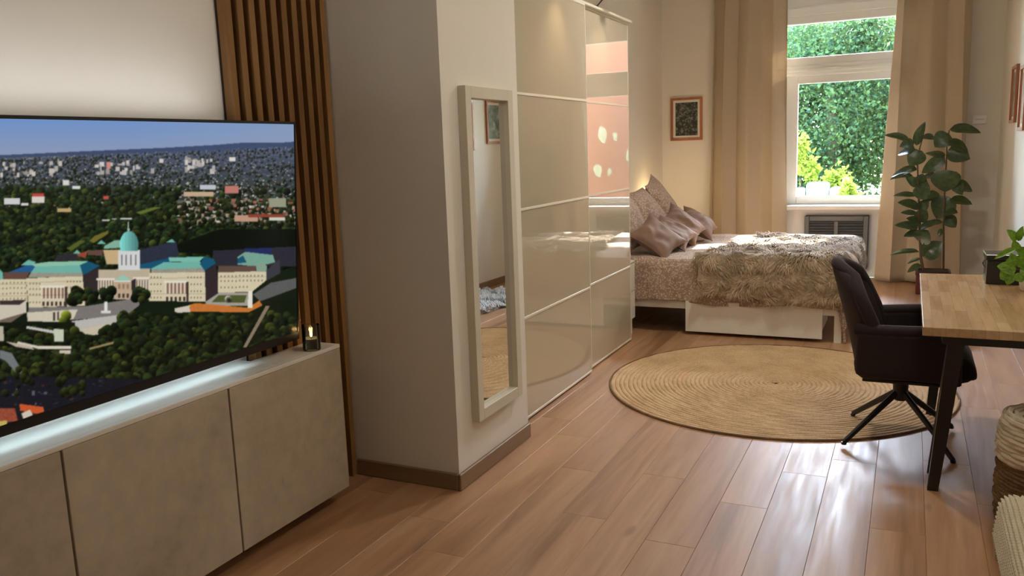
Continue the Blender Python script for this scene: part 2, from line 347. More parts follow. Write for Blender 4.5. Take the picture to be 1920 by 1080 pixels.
def plank_mesh(w_, l_):
    key = (round(w_, 3), round(l_, 2))
    if key not in cache:
        mb = MB(); b = 0.0012
        x, y = key[0]/2-0.0003, key[1]/2-0.0003
        mb.add([(-x, -y, -0.011), (x, -y, -0.011), (x, y, -0.011), (-x, y, -0.011), (-x, -y, -b), (x, -y, -b), (x, y, -b), (-x, y, -b), (-x+b, -y+b, 0), (x-b, -y+b, 0), (x-b, y-b, 0), (-x+b, y-b, 0)],
               [(0, 3, 2, 1), (8, 9, 10, 11)]+[(i, (i+1) % 4, 4+(i+1) % 4, 4+i) for i in range(4)]+[(4+i, 4+(i+1) % 4, 8+(i+1) % 4, 8+i) for i in range(4)])
        o = mb.build('plank', M['oak_floor']); cache[key] = o.data; bpy.data.objects.remove(o)
    return cache[key]
known = {-1: 2.89, 0: 3.335, 1: 3.765, 2: 2.62, 3: 3.303, -2: 3.52, -3: 3.0, 4: 2.75}
for k in range(-10, 8):
    x0 = max(-0.673+PW*k, XL); x1 = min(x0 + PW if k > -10 else -0.673+PW*(k+1), XR)
    if x1-x0 < 0.02: continue
    y = known.get(k, rnd.uniform(2, 3.38)) - 5*PL
    while y < YB+0.18:
        a, b = max(y, YF), min(y+PL, YB+0.18); y += PL
        if b-a < 0.05: continue
        o = bpy.data.objects.new('plank', plank_mesh(x1-x0, b-a)); C.objects.link(o); o.parent = fl; o.location = ((x0+x1)/2, (a+b)/2, 0)
def skirting(name, x0, x1, y0, y1, label):
    mb = MB().box(x0, x1, y0, y1, 0.0, 0.078, 0.004, 1)
    struct(name, mb, M['base_wood'] if (y1-y0) > (x1-x0) else M['base_wood_x'], label, 'baseboard')
skirting('baseboard_pier_side', XP, XP+0.016, P0-0.016, P1+0.0, 'brown wooden skirting along the mirror side of the pier')
skirting('baseboard_pier_front', -2.325, XP, P0-0.016, P0, 'brown wooden skirting across the pier front beside the slats')
skirting('baseboard_right', XR-0.016, XR, YF, YB, 'brown wooden skirting along the right wall')
skirting('baseboard_back', OX1, XR-0.016, YB-0.016, YB, 'brown wooden skirting right of the window recess')

# ------------------------------------------------------------------ window
WY = 9.74
win = struct('window_1', MB().box(OX0, OX0+0.07, WY, WY+0.08, 0.80, OZ1, 0.006, 1).box(OX1-0.07, OX1, WY, WY+0.08, 0.80, OZ1, 0.006, 1)
             .box(OX0+0.07, OX1-0.07, WY, WY+0.08, 2.90, OZ1, 0.006, 1).box(OX0+0.07, OX1-0.07, WY, WY+0.08, 0.80, 0.83, 0.006, 1), M['white_trim'], 'tall white casement window with a transom light', 'window')
def sash(x0, x1, z0, z1, st, lft=None):
    lft = lft or st; y0, y1 = WY-0.03, WY+0.04
    mb = MB().box(x0, x0+lft, y0, y1, z0, z1, 0.008, 2).box(x1-st, x1, y0, y1, z0, z1, 0.008, 2).box(x0+lft, x1-st, y0, y1, z0, z0+st, 0.008, 2).box(x0+lft, x1-st, y0, y1, z1-st, z1, 0.008, 2)
    s_ = mb.build('sash', M['white_trim'], win); MB().box(x0+lft-0.01, x1-st+0.01, WY+0.002, WY+0.008, z0+st-0.01, z1-st+0.01).build('pane', M['pane'], s_)
    return s_
sash(OX0+0.05, OX1-0.05, 0.80, 2.19, 0.085, 0.23)
sash(OX0+0.05, OX1-0.05, 2.30, 2.82, 0.085)
MB().box(OX0+0.07, OX1-0.07, WY-0.045, WY+0.08, 2.185, 2.305, 0.012, 2).box(OX0+0.07, OX1-0.07, WY-0.06, WY-0.04, 2.225, 2.262, 0.006, 2).build('transom', M['white_trim'], win)
MB().box(OX0+0.05, OX1-0.05, WY-0.035, WY+0.06, 2.815, 2.91, 0.01, 2).build('top_rail', M['white_trim'], win)
struct('trim_sill', MB().box(OX0-0.02, OX1+0.02, YB-0.02, YB+0.23, 0.745, 0.795, 0.012, 2), M['white_trim'], 'white window sill board over the grey heater', 'window sill')

# ------------------------------------------------------------------ heater under the window
ht = thing('wall_heater', 'grey louvred wall heater under the window sill', 'heater', (-0.70, 9.66, 0.08))
O = ht.location; hx0, hx1, hz0, hz1, hy0, hy1 = -1.03, -0.38, 0.10, 0.675, 9.575, 9.70
MB(O).box(hx0, hx1, hy0+0.03, hy1, hz0, hz1, 0.008, 2).build('casing', M['heater_dark'], ht)
MB(O).box(hx0, hx0+0.05, hy0, hy0+0.031, hz0, hz1, 0.005, 1).box(hx1-0.05, hx1, hy0, hy0+0.031, hz0, hz1, 0.005, 1).box(hx0+0.05, hx1-0.05, hy0, hy0+0.031, hz1-0.055, hz1, 0.005, 1).box(hx0+0.05, hx1-0.05, hy0, hy0+0.031, hz0, hz0+0.06, 0.005, 1).box(-0.725, -0.68, hy0, hy0+0.031, hz0+0.06, hz1-0.055, 0.005, 1).build('front_frame', M['heater_grey'], ht)
sl = None
for (a, b) in ((hx0+0.05, -0.725), (-0.68, hx1-0.05)):
    for k in range(15):
        z = hz0+0.085+k*0.03
        mb = MB(O).add([(a, hy0+0.004, z), (b, hy0+0.004, z), (b, hy0+0.026, z+0.016), (a, hy0+0.026, z+0.016), (a, hy0+0.004, z+0.004), (b, hy0+0.004, z+0.004), (b, hy0+0.026, z+0.02), (a, hy0+0.026, z+0.02)],
                       [(0, 1, 2, 3), (4, 7, 6, 5), (0, 4, 5, 1), (1, 5, 6, 2), (2, 6, 7, 3), (3, 7, 4, 0)])
        mb.build('louvre', M['heater_grey'], ht)
for x in (-0.9, -0.54): MB(O).box(x, x+0.04, 9.6, 9.7, 0.0, 0.11).build('bracket', M['heater_dark'], ht)

# ------------------------------------------------------------------ curtains
def curtain(name, label, xa, xb, xa2, xb2, nf, ph, amp, seed):
    rt = thing(name, label, 'curtain', ((xa+xb)/2, 9.36, 0), group='beige window curtains'); O = rt.location; q = random.Random(seed)
    jit = [q.uniform(-0.5, 0.5) for _ in range(12)]
    def fn(u, v):
        t = v; z = 0.015+t*3.10
        s = u+0.020*sin(2*pi*u*1.3+seed)+0.012*sin(2*pi*u*3+jit[0]*6)
        xl = xa2+(xa-xa2)*t; xr = xb2+(xb-xb2)*t
        g = 2*pi*nf*s+ph+jit[1]*t*1.2+0.35*sin(3*t+jit[2]*4)
        A = amp*(0.75+0.35*(1-t))*(0.75+0.4*sin(7*s+jit[3]*5))
        gather = min(1, (1-t)/0.05)
        return (xl+(xr-xl)*s+0.22*A*sin(2*g), 9.36+A*sin(g)*(0.5+0.5*gather)+0.012*sin(9*s+2.2*t), z)
    MB(O).grid(fn, 150, 40).build('cloth', M['curtain'], rt, smooth='all', solid=0.004)
    MB(O).box(min(xa, xa2)+0.03, max(xb, xb2)-0.03, 9.325, 9.395, 3.10, 3.17, 0.01, 1).build('heading_tape', M['curtain'], rt)
curtain('curtain', 'beige floor length curtain left of the window beside the small picture', -1.99, -1.19, -2.06, -1.155, 3.3, 0.6, 0.078, 3)
curtain('curtain', 'beige floor length curtain right of the window behind the rubber plant', -0.175, 0.485, -0.29, 0.53, 2.6, 2.2, 0.075, 8)
rod = thing('curtain_rod', 'pale curtain rail above both curtains', 'curtain rod', (-0.75, 9.36, 3.16)); O = rod.location
MB(O).tube([(-2.25, 9.36, 3.19), (0.65, 9.36, 3.19)], 0.016, 12).build('rail', M['white_trim'], rod, smooth=True)
for x in (-2.2, -0.75, 0.6): MB(O).box(x-0.01, x+0.01, 9.36, YB, 3.18, 3.2).build('bracket', M['white_trim'], rod)

# ------------------------------------------------------------------ slat panel on the TV wall
sp = thing('slat_panel', 'floor to ceiling panel of vertical brown wooden slats behind the television', 'slat panel', (XT, 2.73, 0)); O = sp.location
MB(O).box(XT+0.001, XT+0.011, 2.437, 3.034, 0.0, ZC-0.005).build('backing', M['slat_back'], sp)
sm = None
for k in range(10):
    y0 = 2.437+k*0.0628
    o = MB((0, 0, 0)).box(0, 0.042, 0, 0.032, 0, ZC-0.005, 0.0015, 1).build('slat', M['slat'], sp) if sm is None else sm.copy()
    if sm is not None: C.objects.link(o)
    sm = sm or o; o.parent = sp; o.location = Vector((XT+0.011, y0, 0))-O

# ------------------------------------------------------------------ media cabinets
CX, CZ0, CZ1 = -2.16, 0.080, 0.700
for (a, b, lab) in ((2.114, 2.757, 'floating media cabinet with concrete door at the slat panel end'), (1.464, 2.110, 'middle floating media cabinet with concrete door under the television'), (0.814, 1.460, 'floating media cabinet with concrete door cut by the picture edge')):
    cb = thing('media_cabinet', lab, 'cabinet', (XT+0.11, (a+b)/2, CZ0), group='floating concrete front cabinets'); O = cb.location
    MB(O).box(XT+(0.056 if b > 2.4 else 0.001), CX-0.02, a+0.001, b-0.001, CZ0, CZ1-0.001, 0.001, 1).build('body', M['white_lacquer'], cb)
    MB(O).box(CX-0.018, CX, a+0.002, b-0.002, CZ0-0.002, CZ1-0.0012, 0.0015, 1).build('door', M['concrete'], cb)
ct = MB().box(XT+0.001, CX-0.022, 0.80, 2.40, CZ1, CZ1+0.016, 0.002, 1).box(XT+0.056, CX-0.022, 2.40, 2.757, CZ1, CZ1+0.016, 0.002, 1).box(CX-0.0225, CX+0.001, 0.80, 2.757, CZ1, CZ1+0.016, 0.002, 1)
tag(ct.build('worktop', M['white_lacquer']), 'long white top board over the concrete front cabinets', 'worktop')

# ------------------------------------------------------------------ television
TVY0, TVY1 = 1.045, 2.607
tb, tt = Vector((-2.250, 0, 0.766)), Vector((-2.183, 0, 1.642))
tvu = (tt-tb); tvh = tvu.length; tvn = Vector((tvu.z, 0, -tvu.x)).normalized(); tvup = tvu.normalized()
tv = thing('television', 'large flat television showing an aerial city view with a domed palace', 'television', (-2.26, 1.83, 0.76)); O = tv.location
def tvp(y, h, d): return tb+tvup*h+tvn*d+Vector((0, y, 0))
def tvbox(mb, y0, y1, h0, h1, d0, d1):
    P = [tvp(y, h, d) for d in (d0, d1) for (y, h) in ((y0, h0), (y1, h0), (y1, h1), (y0, h1))]
    return mb.add(P, [(0, 1, 2, 3), (7, 6, 5, 4), (0, 4, 5, 1), (1, 5, 6, 2), (2, 6, 7, 3), (3, 7, 4, 0)])
mb = tvbox(MB(O), TVY0, TVY1, 0, tvh, -0.028, -0.002); tvbox(mb, TVY0+0.35, TVY1-0.35, 0.08, tvh*0.6, -0.055, -0.028); mb.build('housing', M['black_plastic'], tv)
mb = MB(O)
for (a, b, c, d) in ((TVY0, TVY1, 0, 0.032), (TVY0, TVY1, tvh-0.010, tvh), (TVY0, TVY0+0.008, 0.032, tvh-0.010), (TVY1-0.008, TVY1, 0.032, tvh-0.010)): tvbox(mb, a, b, c, d, -0.002, 0.003)
mb.build('bezel', M['black_plastic'], tv)
tvbox(MB(O), 1.5, 2.1, 0.2, 0.6, -0.10, -0.055).build('wall_mount', M['black_steel'], tv)
tvbox(MB(O), TVY0+0.1, TVY1-0.25, 0.012, 0.020, -0.040, -0.029).build('light_strip', M['led'], tv)
tl = lamp('backlight', 'AREA', tvp(1.72, 0.004, -0.048), 0.22, (0.48, 0.78, 1.0), tv, shape='RECTANGLE', size=1.25, size_y=0.02); tl.rotation_euler = (0, 0, radians(90))
tl2 = lamp('backlight', 'AREA', tvp(1.72, tvh, -0.05), 1.5, (0.95, 0.97, 1.0), tv, shape='RECTANGLE', size=1.25, size_y=0.02); tl2.rotation_euler = (radians(180), 0, radians(90))

def tv_picture():
    X0, Y0, Wd, Hd = -220, 205, 800, 720
    img = np.zeros((Hd, Wd, 3)); yy, xx = np.mgrid[0:Hd, 0:Wd]; xx = xx+X0; yy = yy+Y0
    rs = np.random.RandomState(5)
    def lerp(t, a, b): return np.asarray(a)*(1-t[..., None])+np.asarray(b)*t[..., None]
    def poly(pts, col, noise=0):
        p = np.array(pts, float); x0, y0 = np.floor(p.min(0)).astype(int); x1, y1 = np.ceil(p.max(0)).astype(int)
        x0 = max(x0, X0); y0 = max(y0, Y0); x1 = min(x1, X0+Wd-1); y1 = min(y1, Y0+Hd-1)
        if x1 <= x0 or y1 <= y0: return
        sx, sy = np.meshgrid(np.arange(x0, x1+1)+0.0, np.arange(y0, y1+1)+0.0); ins = np.zeros(sx.shape, bool); n = len(p)
        for i in range(n):
            (ax, ay), (bx, by) = p[i], p[(i+1) % n]
            c = ((ay > sy) != (by > sy)); 
            if ay != by: ins ^= c & (sx < (bx-ax)*(sy-ay)/(by-ay)+ax)
        sub = img[y0-Y0:y1-Y0+1, x0-X0:x1-X0+1]; cc = np.array(col, float)+(rs.randn(*ins.shape)[..., None]*noise if noise else 0)
        sub[ins] = cc[ins] if noise else cc
    def rect(x, y, w_, h_, col):
        a, b = int(round(x-X0)), int(round(y-Y0)); img[max(b, 0):max(b, 0)+max(1, int(round(h_))), max(a, 0):max(a, 0)+max(1, int(round(w_)))] = col
    def blob(cx, cy, r, col, sh=0.8):
        a0, a1, b0, b1 = int(cx-r)-X0, int(cx+r)+2-X0, int(cy-r)-Y0, int(cy+r)+2-Y0
        if a0 < 0 or b0 < 0 or a1 > Wd or b1 > Hd: return
        sx, sy = xx[b0:b1, a0:a1], yy[b0:b1, a0:a1]; dx, dy = (sx-cx)/r, (sy-cy)/r; m = dx*dx+dy*dy < 1
        li = 0.62+0.55*(-0.55*dx-0.75*dy); img[b0:b1, a0:a1][m] = (np.array(col)*np.clip(li, 0.18, 1.3)[..., None])[m]
    # sky
    t = np.clip((yy-222)/70., 0, 1); img[:] = lerp(t, (112, 148, 204), (142, 156, 186)); right = np.clip((xx-250)/320., 0, 1)*0.5
    img[:] = lerp(right, img, img*0+np.array((150, 164, 186)))
    hz = lambda x: 292-0.045*x
    m = yy > hz(xx); img[m] = (58, 68, 92)
    poly([(-220, 296), (0, 291), (150, 284), (310, 277), (400, 272), (450, 268), (480, 267), (520, 268), (560, 265), (560, 300), (-220, 320)], (62, 76, 108), 2)
    t = np.clip((yy-292)/90., 0, 1); m = yy > 296-0.03*xx; base = lerp(t, (72, 82, 104), (46, 54, 44)); img[m] = base[m]
    # dark woods base
    m = yy > 372+0.04*xx; img[m] = (20, 30, 17)
    # town
    for i in range(5200):
        x = rs.uniform(-200, 556); v_ = rs.rand(); y = 297-0.04*x+v_**1.5*(95+0.14*max(x, 0)); s = 0.8+2.6*(y-285)/130
        if y > 345+0.0*x and x < 330 and rs.rand() < 0.80: continue
        k = rs.rand(); c = (205, 200, 196) if k < 0.55 else (150, 146, 148) if k < 0.8 else (168, 118, 100) if k < 0.9 else (226, 216, 196)
        f = 0.62+0.5*rs.rand(); rect(x, y, s*rs.uniform(0.7, 1.8), s*rs.uniform(0.5, 1.2), np.array(c)*f)
        if rs.rand() < 0.42: blob(x+rs.uniform(-6, 6), y+rs.uniform(1, 5), 1.2+s*0.8, (58, 70, 62) if y < 330 else (46, 58, 40))
    for i in range(90):
        x = rs.choice([rs.uniform(0, 110), rs.uniform(170, 300), rs.uniform(338, 400), rs.uniform(-200, 20)]); y = rs.uniform(300, 326)-0.02*x+4
        h_ = rs.uniform(4, 11); rect(x, y-h_/2, rs.uniform(3, 9), h_, np.array((214, 206, 200))*rs.uniform(0.7, 1.0))
    rect(200, 304, 8, 13, (206, 140, 128)); rect(430, 295, 12, 8, (220, 215, 205))
    # woods
    tb_ = []
    for i in range(3200):
        x = rs.uniform(-200, 556); y = rs.uniform(352, 500); 
        if x > 330 and y < 410 and rs.rand() < 0.86: continue
        tb_.append((y, x))
    for y, x in sorted(tb_):
        k = rs.rand(); c = (40, 58, 30) if k < 0.5 else (28, 42, 26) if k < 0.8 else (66, 78, 34); blob(x, y, rs.uniform(3, 7.5), np.array(c)*rs.uniform(0.6, 1.25))
    for i in range(240):
        x = rs.uniform(330, 556); y = rs.uniform(372, 418); rect(x, y, rs.uniform(4, 11), rs.uniform(3, 7), np.array([(214, 208, 196), (176, 112, 92), (190, 170, 150), (120, 116, 112)][rs.randint(4)])*rs.uniform(0.7, 1))
        blob(x+rs.uniform(-9, 9), y+5, rs.uniform(3, 6), (50, 60, 30))
    for (x, y, w_, h_, c) in ((61, 363, 22, 8, (190, 70, 66)), (60, 369, 24, 12, (214, 208, 200)), (8, 372, 30, 12, (206, 206, 206)), (194, 368, 10, 6, (200, 80, 70)), (40, 381, 14, 5, (214, 212, 206)), (345, 360, 56, 9, (196, 168, 140)), (505, 372, 32, 17, (150, 152, 128)), (440, 404, 44, 12, (190, 150, 128)), (466, 402, 68, 6, (140, 66, 50)), (505, 408, 30, 6, (206, 206, 190)), (375, 347, 30, 9, (190, 194, 204)), (422, 349, 26, 14, (190, 120, 110)), (108, 391, 26, 7, (190, 160, 110)), (192, 412, 14, 3, (196, 196, 186)), (210, 410, 9, 2, (180, 186, 176)), (226, 409, 22, 3, (206, 206, 196)), (136, 349, 15, 6, (214, 214, 210)), (118, 338, 12, 10, (214, 212, 206))): rect(x, y, w_, h_, c)
    poly([(255, 398), (290, 388), (304, 389), (262, 402)], (96, 112, 46), 4); poly([(168, 452), (178, 442), (204, 432), (203, 438), (175, 456)], (112, 104, 44), 4); poly([(125, 466), (150, 450), (160, 452), (134, 470)], (86, 96, 40), 4)
    poly([(300, 470), (410, 430), (556, 430), (556, 470), (420, 480)], (14, 19, 12), 2)
    # palace
    cr, cr2, dk, gn, bl, br, gy = (212, 200, 170), (196, 180, 148), (50, 42, 44), (112, 178, 164), (26, 84, 112), (98, 72, 64), (150, 148, 134)
    poly([(400, 470), (556, 462), (556, 500), (400, 500)], (44, 44, 54), 3); poly([(458, 466), (510, 464), (508, 478), (462, 478)], (34, 44, 92), 6)
    poly([(262, 492), (316, 482), (330, 500), (262, 506)], bl); poly([(262, 468), (330, 452), (336, 480), (262, 496)], (44, 50, 66), 4); poly([(310, 455), (322, 448), (330, 455)], gn)
    poly([(165, 470), (193, 468), (193, 480), (165, 478)], br); poly([(193, 469), (226, 469), (224, 496), (200, 496)], (198, 172, 130), 4); poly([(196, 461), (214, 451), (230, 451), (230, 464), (194, 467)], (130, 176, 156)); poly([(140, 478), (165, 470), (160, 484)], (150, 70, 56), 12)
    poly([(108, 478), (142, 472), (150, 488), (100, 490)], (46, 44, 48), 5); poly([(138, 475), (145, 468), (152, 476)], gn)
    poly([(182, 458), (190, 450), (200, 458)], gn)
    poly([(0, 505), (6, 511), (5, 524), (-60, 526), (-60, 508)], gn); poly([(17, 510), (48, 498), (79, 498), (58, 511)], (38, 88, 140)); poly([(7, 511), (56, 510), (49, 523), (5, 524)], br)
    poly([(38, 498), (53, 487), (67, 491), (64, 498)], gn); poly([(60, 495), (90, 491), (165, 489), (165, 497), (65, 500)], (140, 192, 166))
    poly([(-90, 526), (49, 523), (52, 566), (-90, 568)], cr, 4); poly([(49, 522), (155, 517), (160, 573), (54, 577)], cr, 4)
    poly([(52, 521), (58, 511), (154, 509), (156, 518)], gy, 9); poly([(57, 512), (66, 500), (150, 497), (155, 512)], gn, 2)
    poly([(150, 497), (166, 490), (188, 498), (157, 516)], bl); poly([(156, 516), (188, 500), (186, 545), (160, 572)], dk, 2)
    poly([(185, 506), (282, 503), (282, 562), (185, 560)], (188, 174, 150), 4); poly([(181, 522), (216, 521), (216, 525), (181, 526)], (226, 218, 200)); poly([(250, 520), (282, 519), (282, 523), (250, 524)], (226, 218, 200))
    for x in list(range(184, 214, 5))+list(range(254, 282, 5)): rect(x, 526, 2, 18, (228, 218, 198)); rect(x+2, 526, 2, 18, (120, 100, 84))
    poly([(222, 470), (262, 468), (263, 506), (222, 507)], (212, 212, 210), 3)
    for x in (228, 236, 245, 254): rect(x, 478, 2, 20, (96, 96, 100))
    for a in range(40):
        ang = pi*a/39.
    for y in range(433, 471):
        q = (470-y)/37.; hw = 17.5*math.sqrt(max(0, 1-(max(q-0.30, 0)/0.70)**2))*(0.94+0.06*min(1, q/0.3)); ga = int(hw)
        for x in range(-ga, ga+1): img[y-Y0, 242+x-X0] = np.array((106, 176, 170))*(1.0-0.30*(x/18.)-(0.08 if x % 6 == 0 else 0))
    rect(240, 416, 2, 18, (190, 200, 186)); rect(239, 429, 5, 4, (150, 190, 176))
    poly([(214, 528), (246, 527), (248, 560), (217, 562)], (190, 164, 138), 5); poly([(213, 528), (231, 515), (248, 528)], (150, 198, 182)); rect(213, 527, 36, 2, (226, 222, 206)); poly([(246, 527), (254, 522), (256, 556), (248, 560)], dk)
    for x in (222, 230, 238): rect(x, 551, 4, 8, (70, 58, 50)); rect(x, 533, 4, 9, (150, 120, 98))
    poly([(316, 483), (383, 481), (375, 490), (318, 491)], (122, 188, 172)); poly([(283, 504), (306, 492), (375, 490), (384, 505)], gn, 2); poly([(284, 505), (384, 502), (385, 512), (284, 513)], gy, 9)
    poly([(383, 481), (400, 485), (405, 494), (384, 508), (375, 495)], bl); poly([(280, 512), (384, 510), (386, 566), (280, 564)], cr, 4); poly([(384, 509), (405, 495), (410, 549), (386, 565)], dk, 2)
    poly([(445, 482), (460, 472), (512, 478), (516, 492), (482, 500), (446, 496)], (120, 164, 146), 3); poly([(446, 485), (456, 479), (462, 492), (446, 494)], bl)
    poly([(410, 499), (481, 498), (479, 511), (408, 512)], (98, 76, 66)); poly([(409, 511), (500, 508), (499, 526), (473, 547), (409, 549)], cr, 4); poly([(480, 499), (492, 490), (501, 500), (500, 509), (481, 510)], (134, 160, 140)); poly([(500, 506), (524, 486), (526, 512), (499, 527)], (58, 58, 66))
    poly([(474, 552), (508, 530), (556, 521), (556, 540), (488, 565)], (92, 92, 92), 4)
    # windows and columns
    for (xa, xb, ys, st) in ((-86, 48, (531, 541, 551, 561), 7), (56, 76, (531, 541, 551, 566), 6), (126, 156, (527, 538, 549, 563), 6), (283, 306, (519, 532, 545, 557), 6), (352, 382, (519, 532, 545, 557), 6), (414, 496, (517, 526), 7), (414, 470, (538,), 7)):
        for y in ys:
            for x in np.arange(xa, xb, st): rect(x, y-0.015*(x-xa), 2, 3, (116, 98, 78))
    for (x0, x1, y0) in ((78, 122, 540), (310, 350, 531)):
        rect(x0-2, y0-4, x1-x0+4, 4, (228, 222, 206))
        for x in range(x0, x1, 7): rect(x, y0, 3, 20, (226, 212, 190)); rect(x+3, y0, 4, 20, (134, 106, 86))
        for x in range(x0, x1, 8): rect(x+2, y0+26, 4, 8, (62, 50, 44))
        rect(x1, y0-2, 4, 38, (64, 52, 48))
    for (x0, x1, y0, y1) in ((49, 156, 531, 527), (49, 158, 555, 552), (280, 385, 523, 521), (280, 386, 551, 551), (409, 498, 521, 519), (-90, 50, 535, 533), (-90, 52, 556, 555)):
        for x in range(x0, x1): img[int(y0+(y1-y0)*(x-x0)/(x1-x0))-Y0, x-X0] *= 0.78
    # terraces
    poly([(385, 566), (410, 549), (474, 548), (470, 574), (386, 574)], (164, 156, 146), 4); poly([(398, 566), (410, 554), (463, 553), (458, 568)], (78, 88, 46), 4); blob(428, 561, 7, (190, 186, 176)); blob(428, 561, 4, (96, 96, 60))
    poly([(355, 572), (366, 568), (466, 577), (486, 563), (492, 572), (466, 584), (357, 582)], (196, 116, 52), 6); poly([(328, 578), (358, 572), (358, 585), (328, 587)], (206, 198, 182), 4); poly([(466, 546), (474, 546), (473, 578), (464, 578)], (228, 224, 210))
    poly([(160, 574), (262, 558), (262, 572), (236, 592), (135, 600), (52, 588), (54, 577)], (124, 118, 114), 4); poly([(134, 602), (240, 588), (234, 602), (150, 622)], (186, 182, 176), 4); rect(196, 566, 6, 20, (226, 224, 218)); rect(190, 583, 18, 5, (216, 214, 208))
    poly([(-120, 572), (50, 566), (50, 586), (0, 604), (-120, 606)], (204, 194, 176), 4); poly([(0, 564), (50, 562), (36, 572), (0, 572)], (60, 50, 48)); poly([(50, 586), (146, 580), (138, 598), (108, 604), (52, 602)], (206, 198, 176), 4); rect(100, 586, 4, 16, (70, 60, 54)); rect(108, 585, 3, 16, (70, 60, 54)); blob(124, 592, 10, (150, 164, 50)); blob(118, 602, 8, (110, 130, 40))
    poly([(148, 618), (216, 604), (192, 626), (165, 630)], (198, 188, 164), 4); poly([(0, 600), (48, 586), (10, 612), (0, 614)], (112, 96, 84), 4)
    # slope woods below the palace
    m = (yy > 604+0.0*xx) & ~((yy < 632) & (xx > 140) & (xx < 220)); keep = img[m]; img[m] = (18, 26, 14)
    poly([(148, 618), (216, 604), (192, 626), (165, 630)], (198, 188, 164), 4)
    poly([(250, 585), (330, 590), (480, 585), (505, 560), (556, 560), (556, 760), (200, 760)], (18, 26, 14))
    poly([(355, 574), (366, 570), (466, 579), (486, 565), (492, 573), (466, 586), (357, 584)], (196, 116, 52), 6); poly([(466, 546), (474, 546), (473, 578), (464, 578)], (228, 224, 210))
    pts = []
    for i in range(2300):
        x = rs.uniform(-200, 556); y = rs.uniform(590, 770)
        top = 612 if x < 140 else 632 if x < 190 else 616-(x-190)*0.45 if x < 260 else 588
        if x > 490: top = 560 if x > 520 else 585
        if 225 < x < 262: top = 585
        if y < top+4: continue
        if 455 < x < 505 and abs((x-455)-(652-y)*0.62) < 8: continue
        pts.append((y, x))
    for i in range(36): pts.append((rs.uniform(548, 566), rs.choice([rs.uniform(132, 150), rs.uniform(252, 272)])))
    for i in range(40): pts.append((rs.uniform(545, 560), rs.uniform(136, 212) if i % 2 else rs.uniform(252, 275)))
    for y, x in sorted(pts):
        k = rs.rand(); c = (40, 54, 26) if k < 0.45 else (26, 38, 22) if k < 0.85 else (62, 70, 28); blob(x, y, rs.uniform(4, 10), np.array(c)*rs.uniform(0.6, 1.2))
    poly([(455, 652), (462, 652), (506, 574), (498, 574)], (134, 118, 98), 8)
    for (p, c) in (([(33, 640), (69, 648), (134, 649), (133, 655), (71, 654), (33, 644)], (214, 204, 188)), ([(100, 616), (120, 618), (120, 640), (102, 641)], (196, 202, 180)), ([(50, 611), (104, 620), (104, 626), (50, 616)], (196, 190, 184)), ([(10, 640), (55, 648), (66, 656), (30, 650)], (190, 178, 160)), ([(112, 657), (133, 656), (132, 664), (112, 662)], (206, 190, 170)), ([(-40, 606), (6, 612), (8, 640), (-40, 640)], (186, 176, 160)), ([(168, 652), (214, 640), (212, 645), (168, 656)], (150, 130, 90)), ([(0, 656), (22, 662), (42, 696), (36, 706), (10, 676), (0, 672)], (112, 118, 118)), ([(-220, 700), (60, 706), (160, 708), (300, 712), (200, 780), (-220, 900)], (24, 25, 34))): poly(p, c, 4)
    for i in range(260):
        x, y = rs.uniform(-200, 200), rs.uniform(712, 860); rect(x, y, rs.uniform(2, 8), rs.uniform(1, 5), np.array([(44, 48, 66), (16, 17, 24), (84, 84, 96), (60, 44, 40)][rs.randint(4)]))
    for i in range(70): blob(rs.choice([rs.uniform(-60, 60), rs.uniform(100, 160)]), rs.uniform(690, 740), rs.uniform(4, 8), np.array((50, 60, 28))*rs.uniform(0.6, 1.1))
    poly([(36, 757), (81, 763), (83, 772), (69, 776), (38, 770)], (198, 88, 46), 5); poly([(40, 775), (56, 768), (62, 778), (44, 786)], (206, 196, 176)); poly([(-60, 766), (28, 766), (34, 790), (-60, 796)], (146, 72, 52), 12); poly([(-60, 796), (14, 788), (10, 815), (-60, 830)], (190, 170, 90), 8)
    # soften
    k = np.array([1, 2, 1.])/4
    img = np.apply_along_axis(lambda a: np.convolve(np.pad(a, 1, 'edge'), k, 'valid'), 0, img); img = np.apply_along_axis(lambda a: np.convolve(np.pad(a, 1, 'edge'), k, 'valid'), 1, img)
    return np.clip(img, 0, 255), X0, Y0
img, IX0, IY0 = tv_picture()
NU, NV = 620, 380
ys = np.linspace(TVY0+0.008, TVY1-0.008, NU+1); hs = np.linspace(0.032, tvh-0.010, NV+1)
gy_, gh = np.meshgrid(ys, hs)
P = np.array(tb)[None, None]+gh[..., None]*np.array(tvup)+np.array(tvn)*0.0005; P = P+gy_[..., None]*np.array((0, 1, 0))
q = P-np.array((0, 0, CAM_H)); qf = q@np.array(_f); px = 960+F_PX*(q@np.array(_r2))/qf; py = 540+F_PX*(q@np.array(_d2))/qf
fx = np.clip(px-IX0, 0, img.shape[1]-1.01); fy = np.clip(py-IY0, 0, img.shape[0]-1.01); ix, iy = fx.astype(int), fy.astype(int); ax, ay = (fx-ix)[..., None], (fy-iy)[..., None]
col = (img[iy, ix]*(1-ax)+img[iy, ix+1]*ax)*(1-ay)+(img[iy+1, ix]*(1-ax)+img[iy+1, ix+1]*ax)*ay
c1 = col/255.; lin = np.where(c1 <= 0.04045, c1/12.92, ((c1+0.055)/1.055)**2.4)
idx = np.arange((NU+1)*(NV+1)).reshape(NV+1, NU+1)
faces = np.stack([idx[:-1, :-1], idx[:-1, 1:], idx[1:, 1:], idx[1:, :-1]], -1).reshape(-1, 4)
t = NT('lit screen picture'); at_ = t.n('Attribute'); at_.attribute_name = 'picture'; em = t.n('Emission'); t.l(at_.outputs['Color'], em.inputs[0]); em.inputs[1].default_value = 0.80
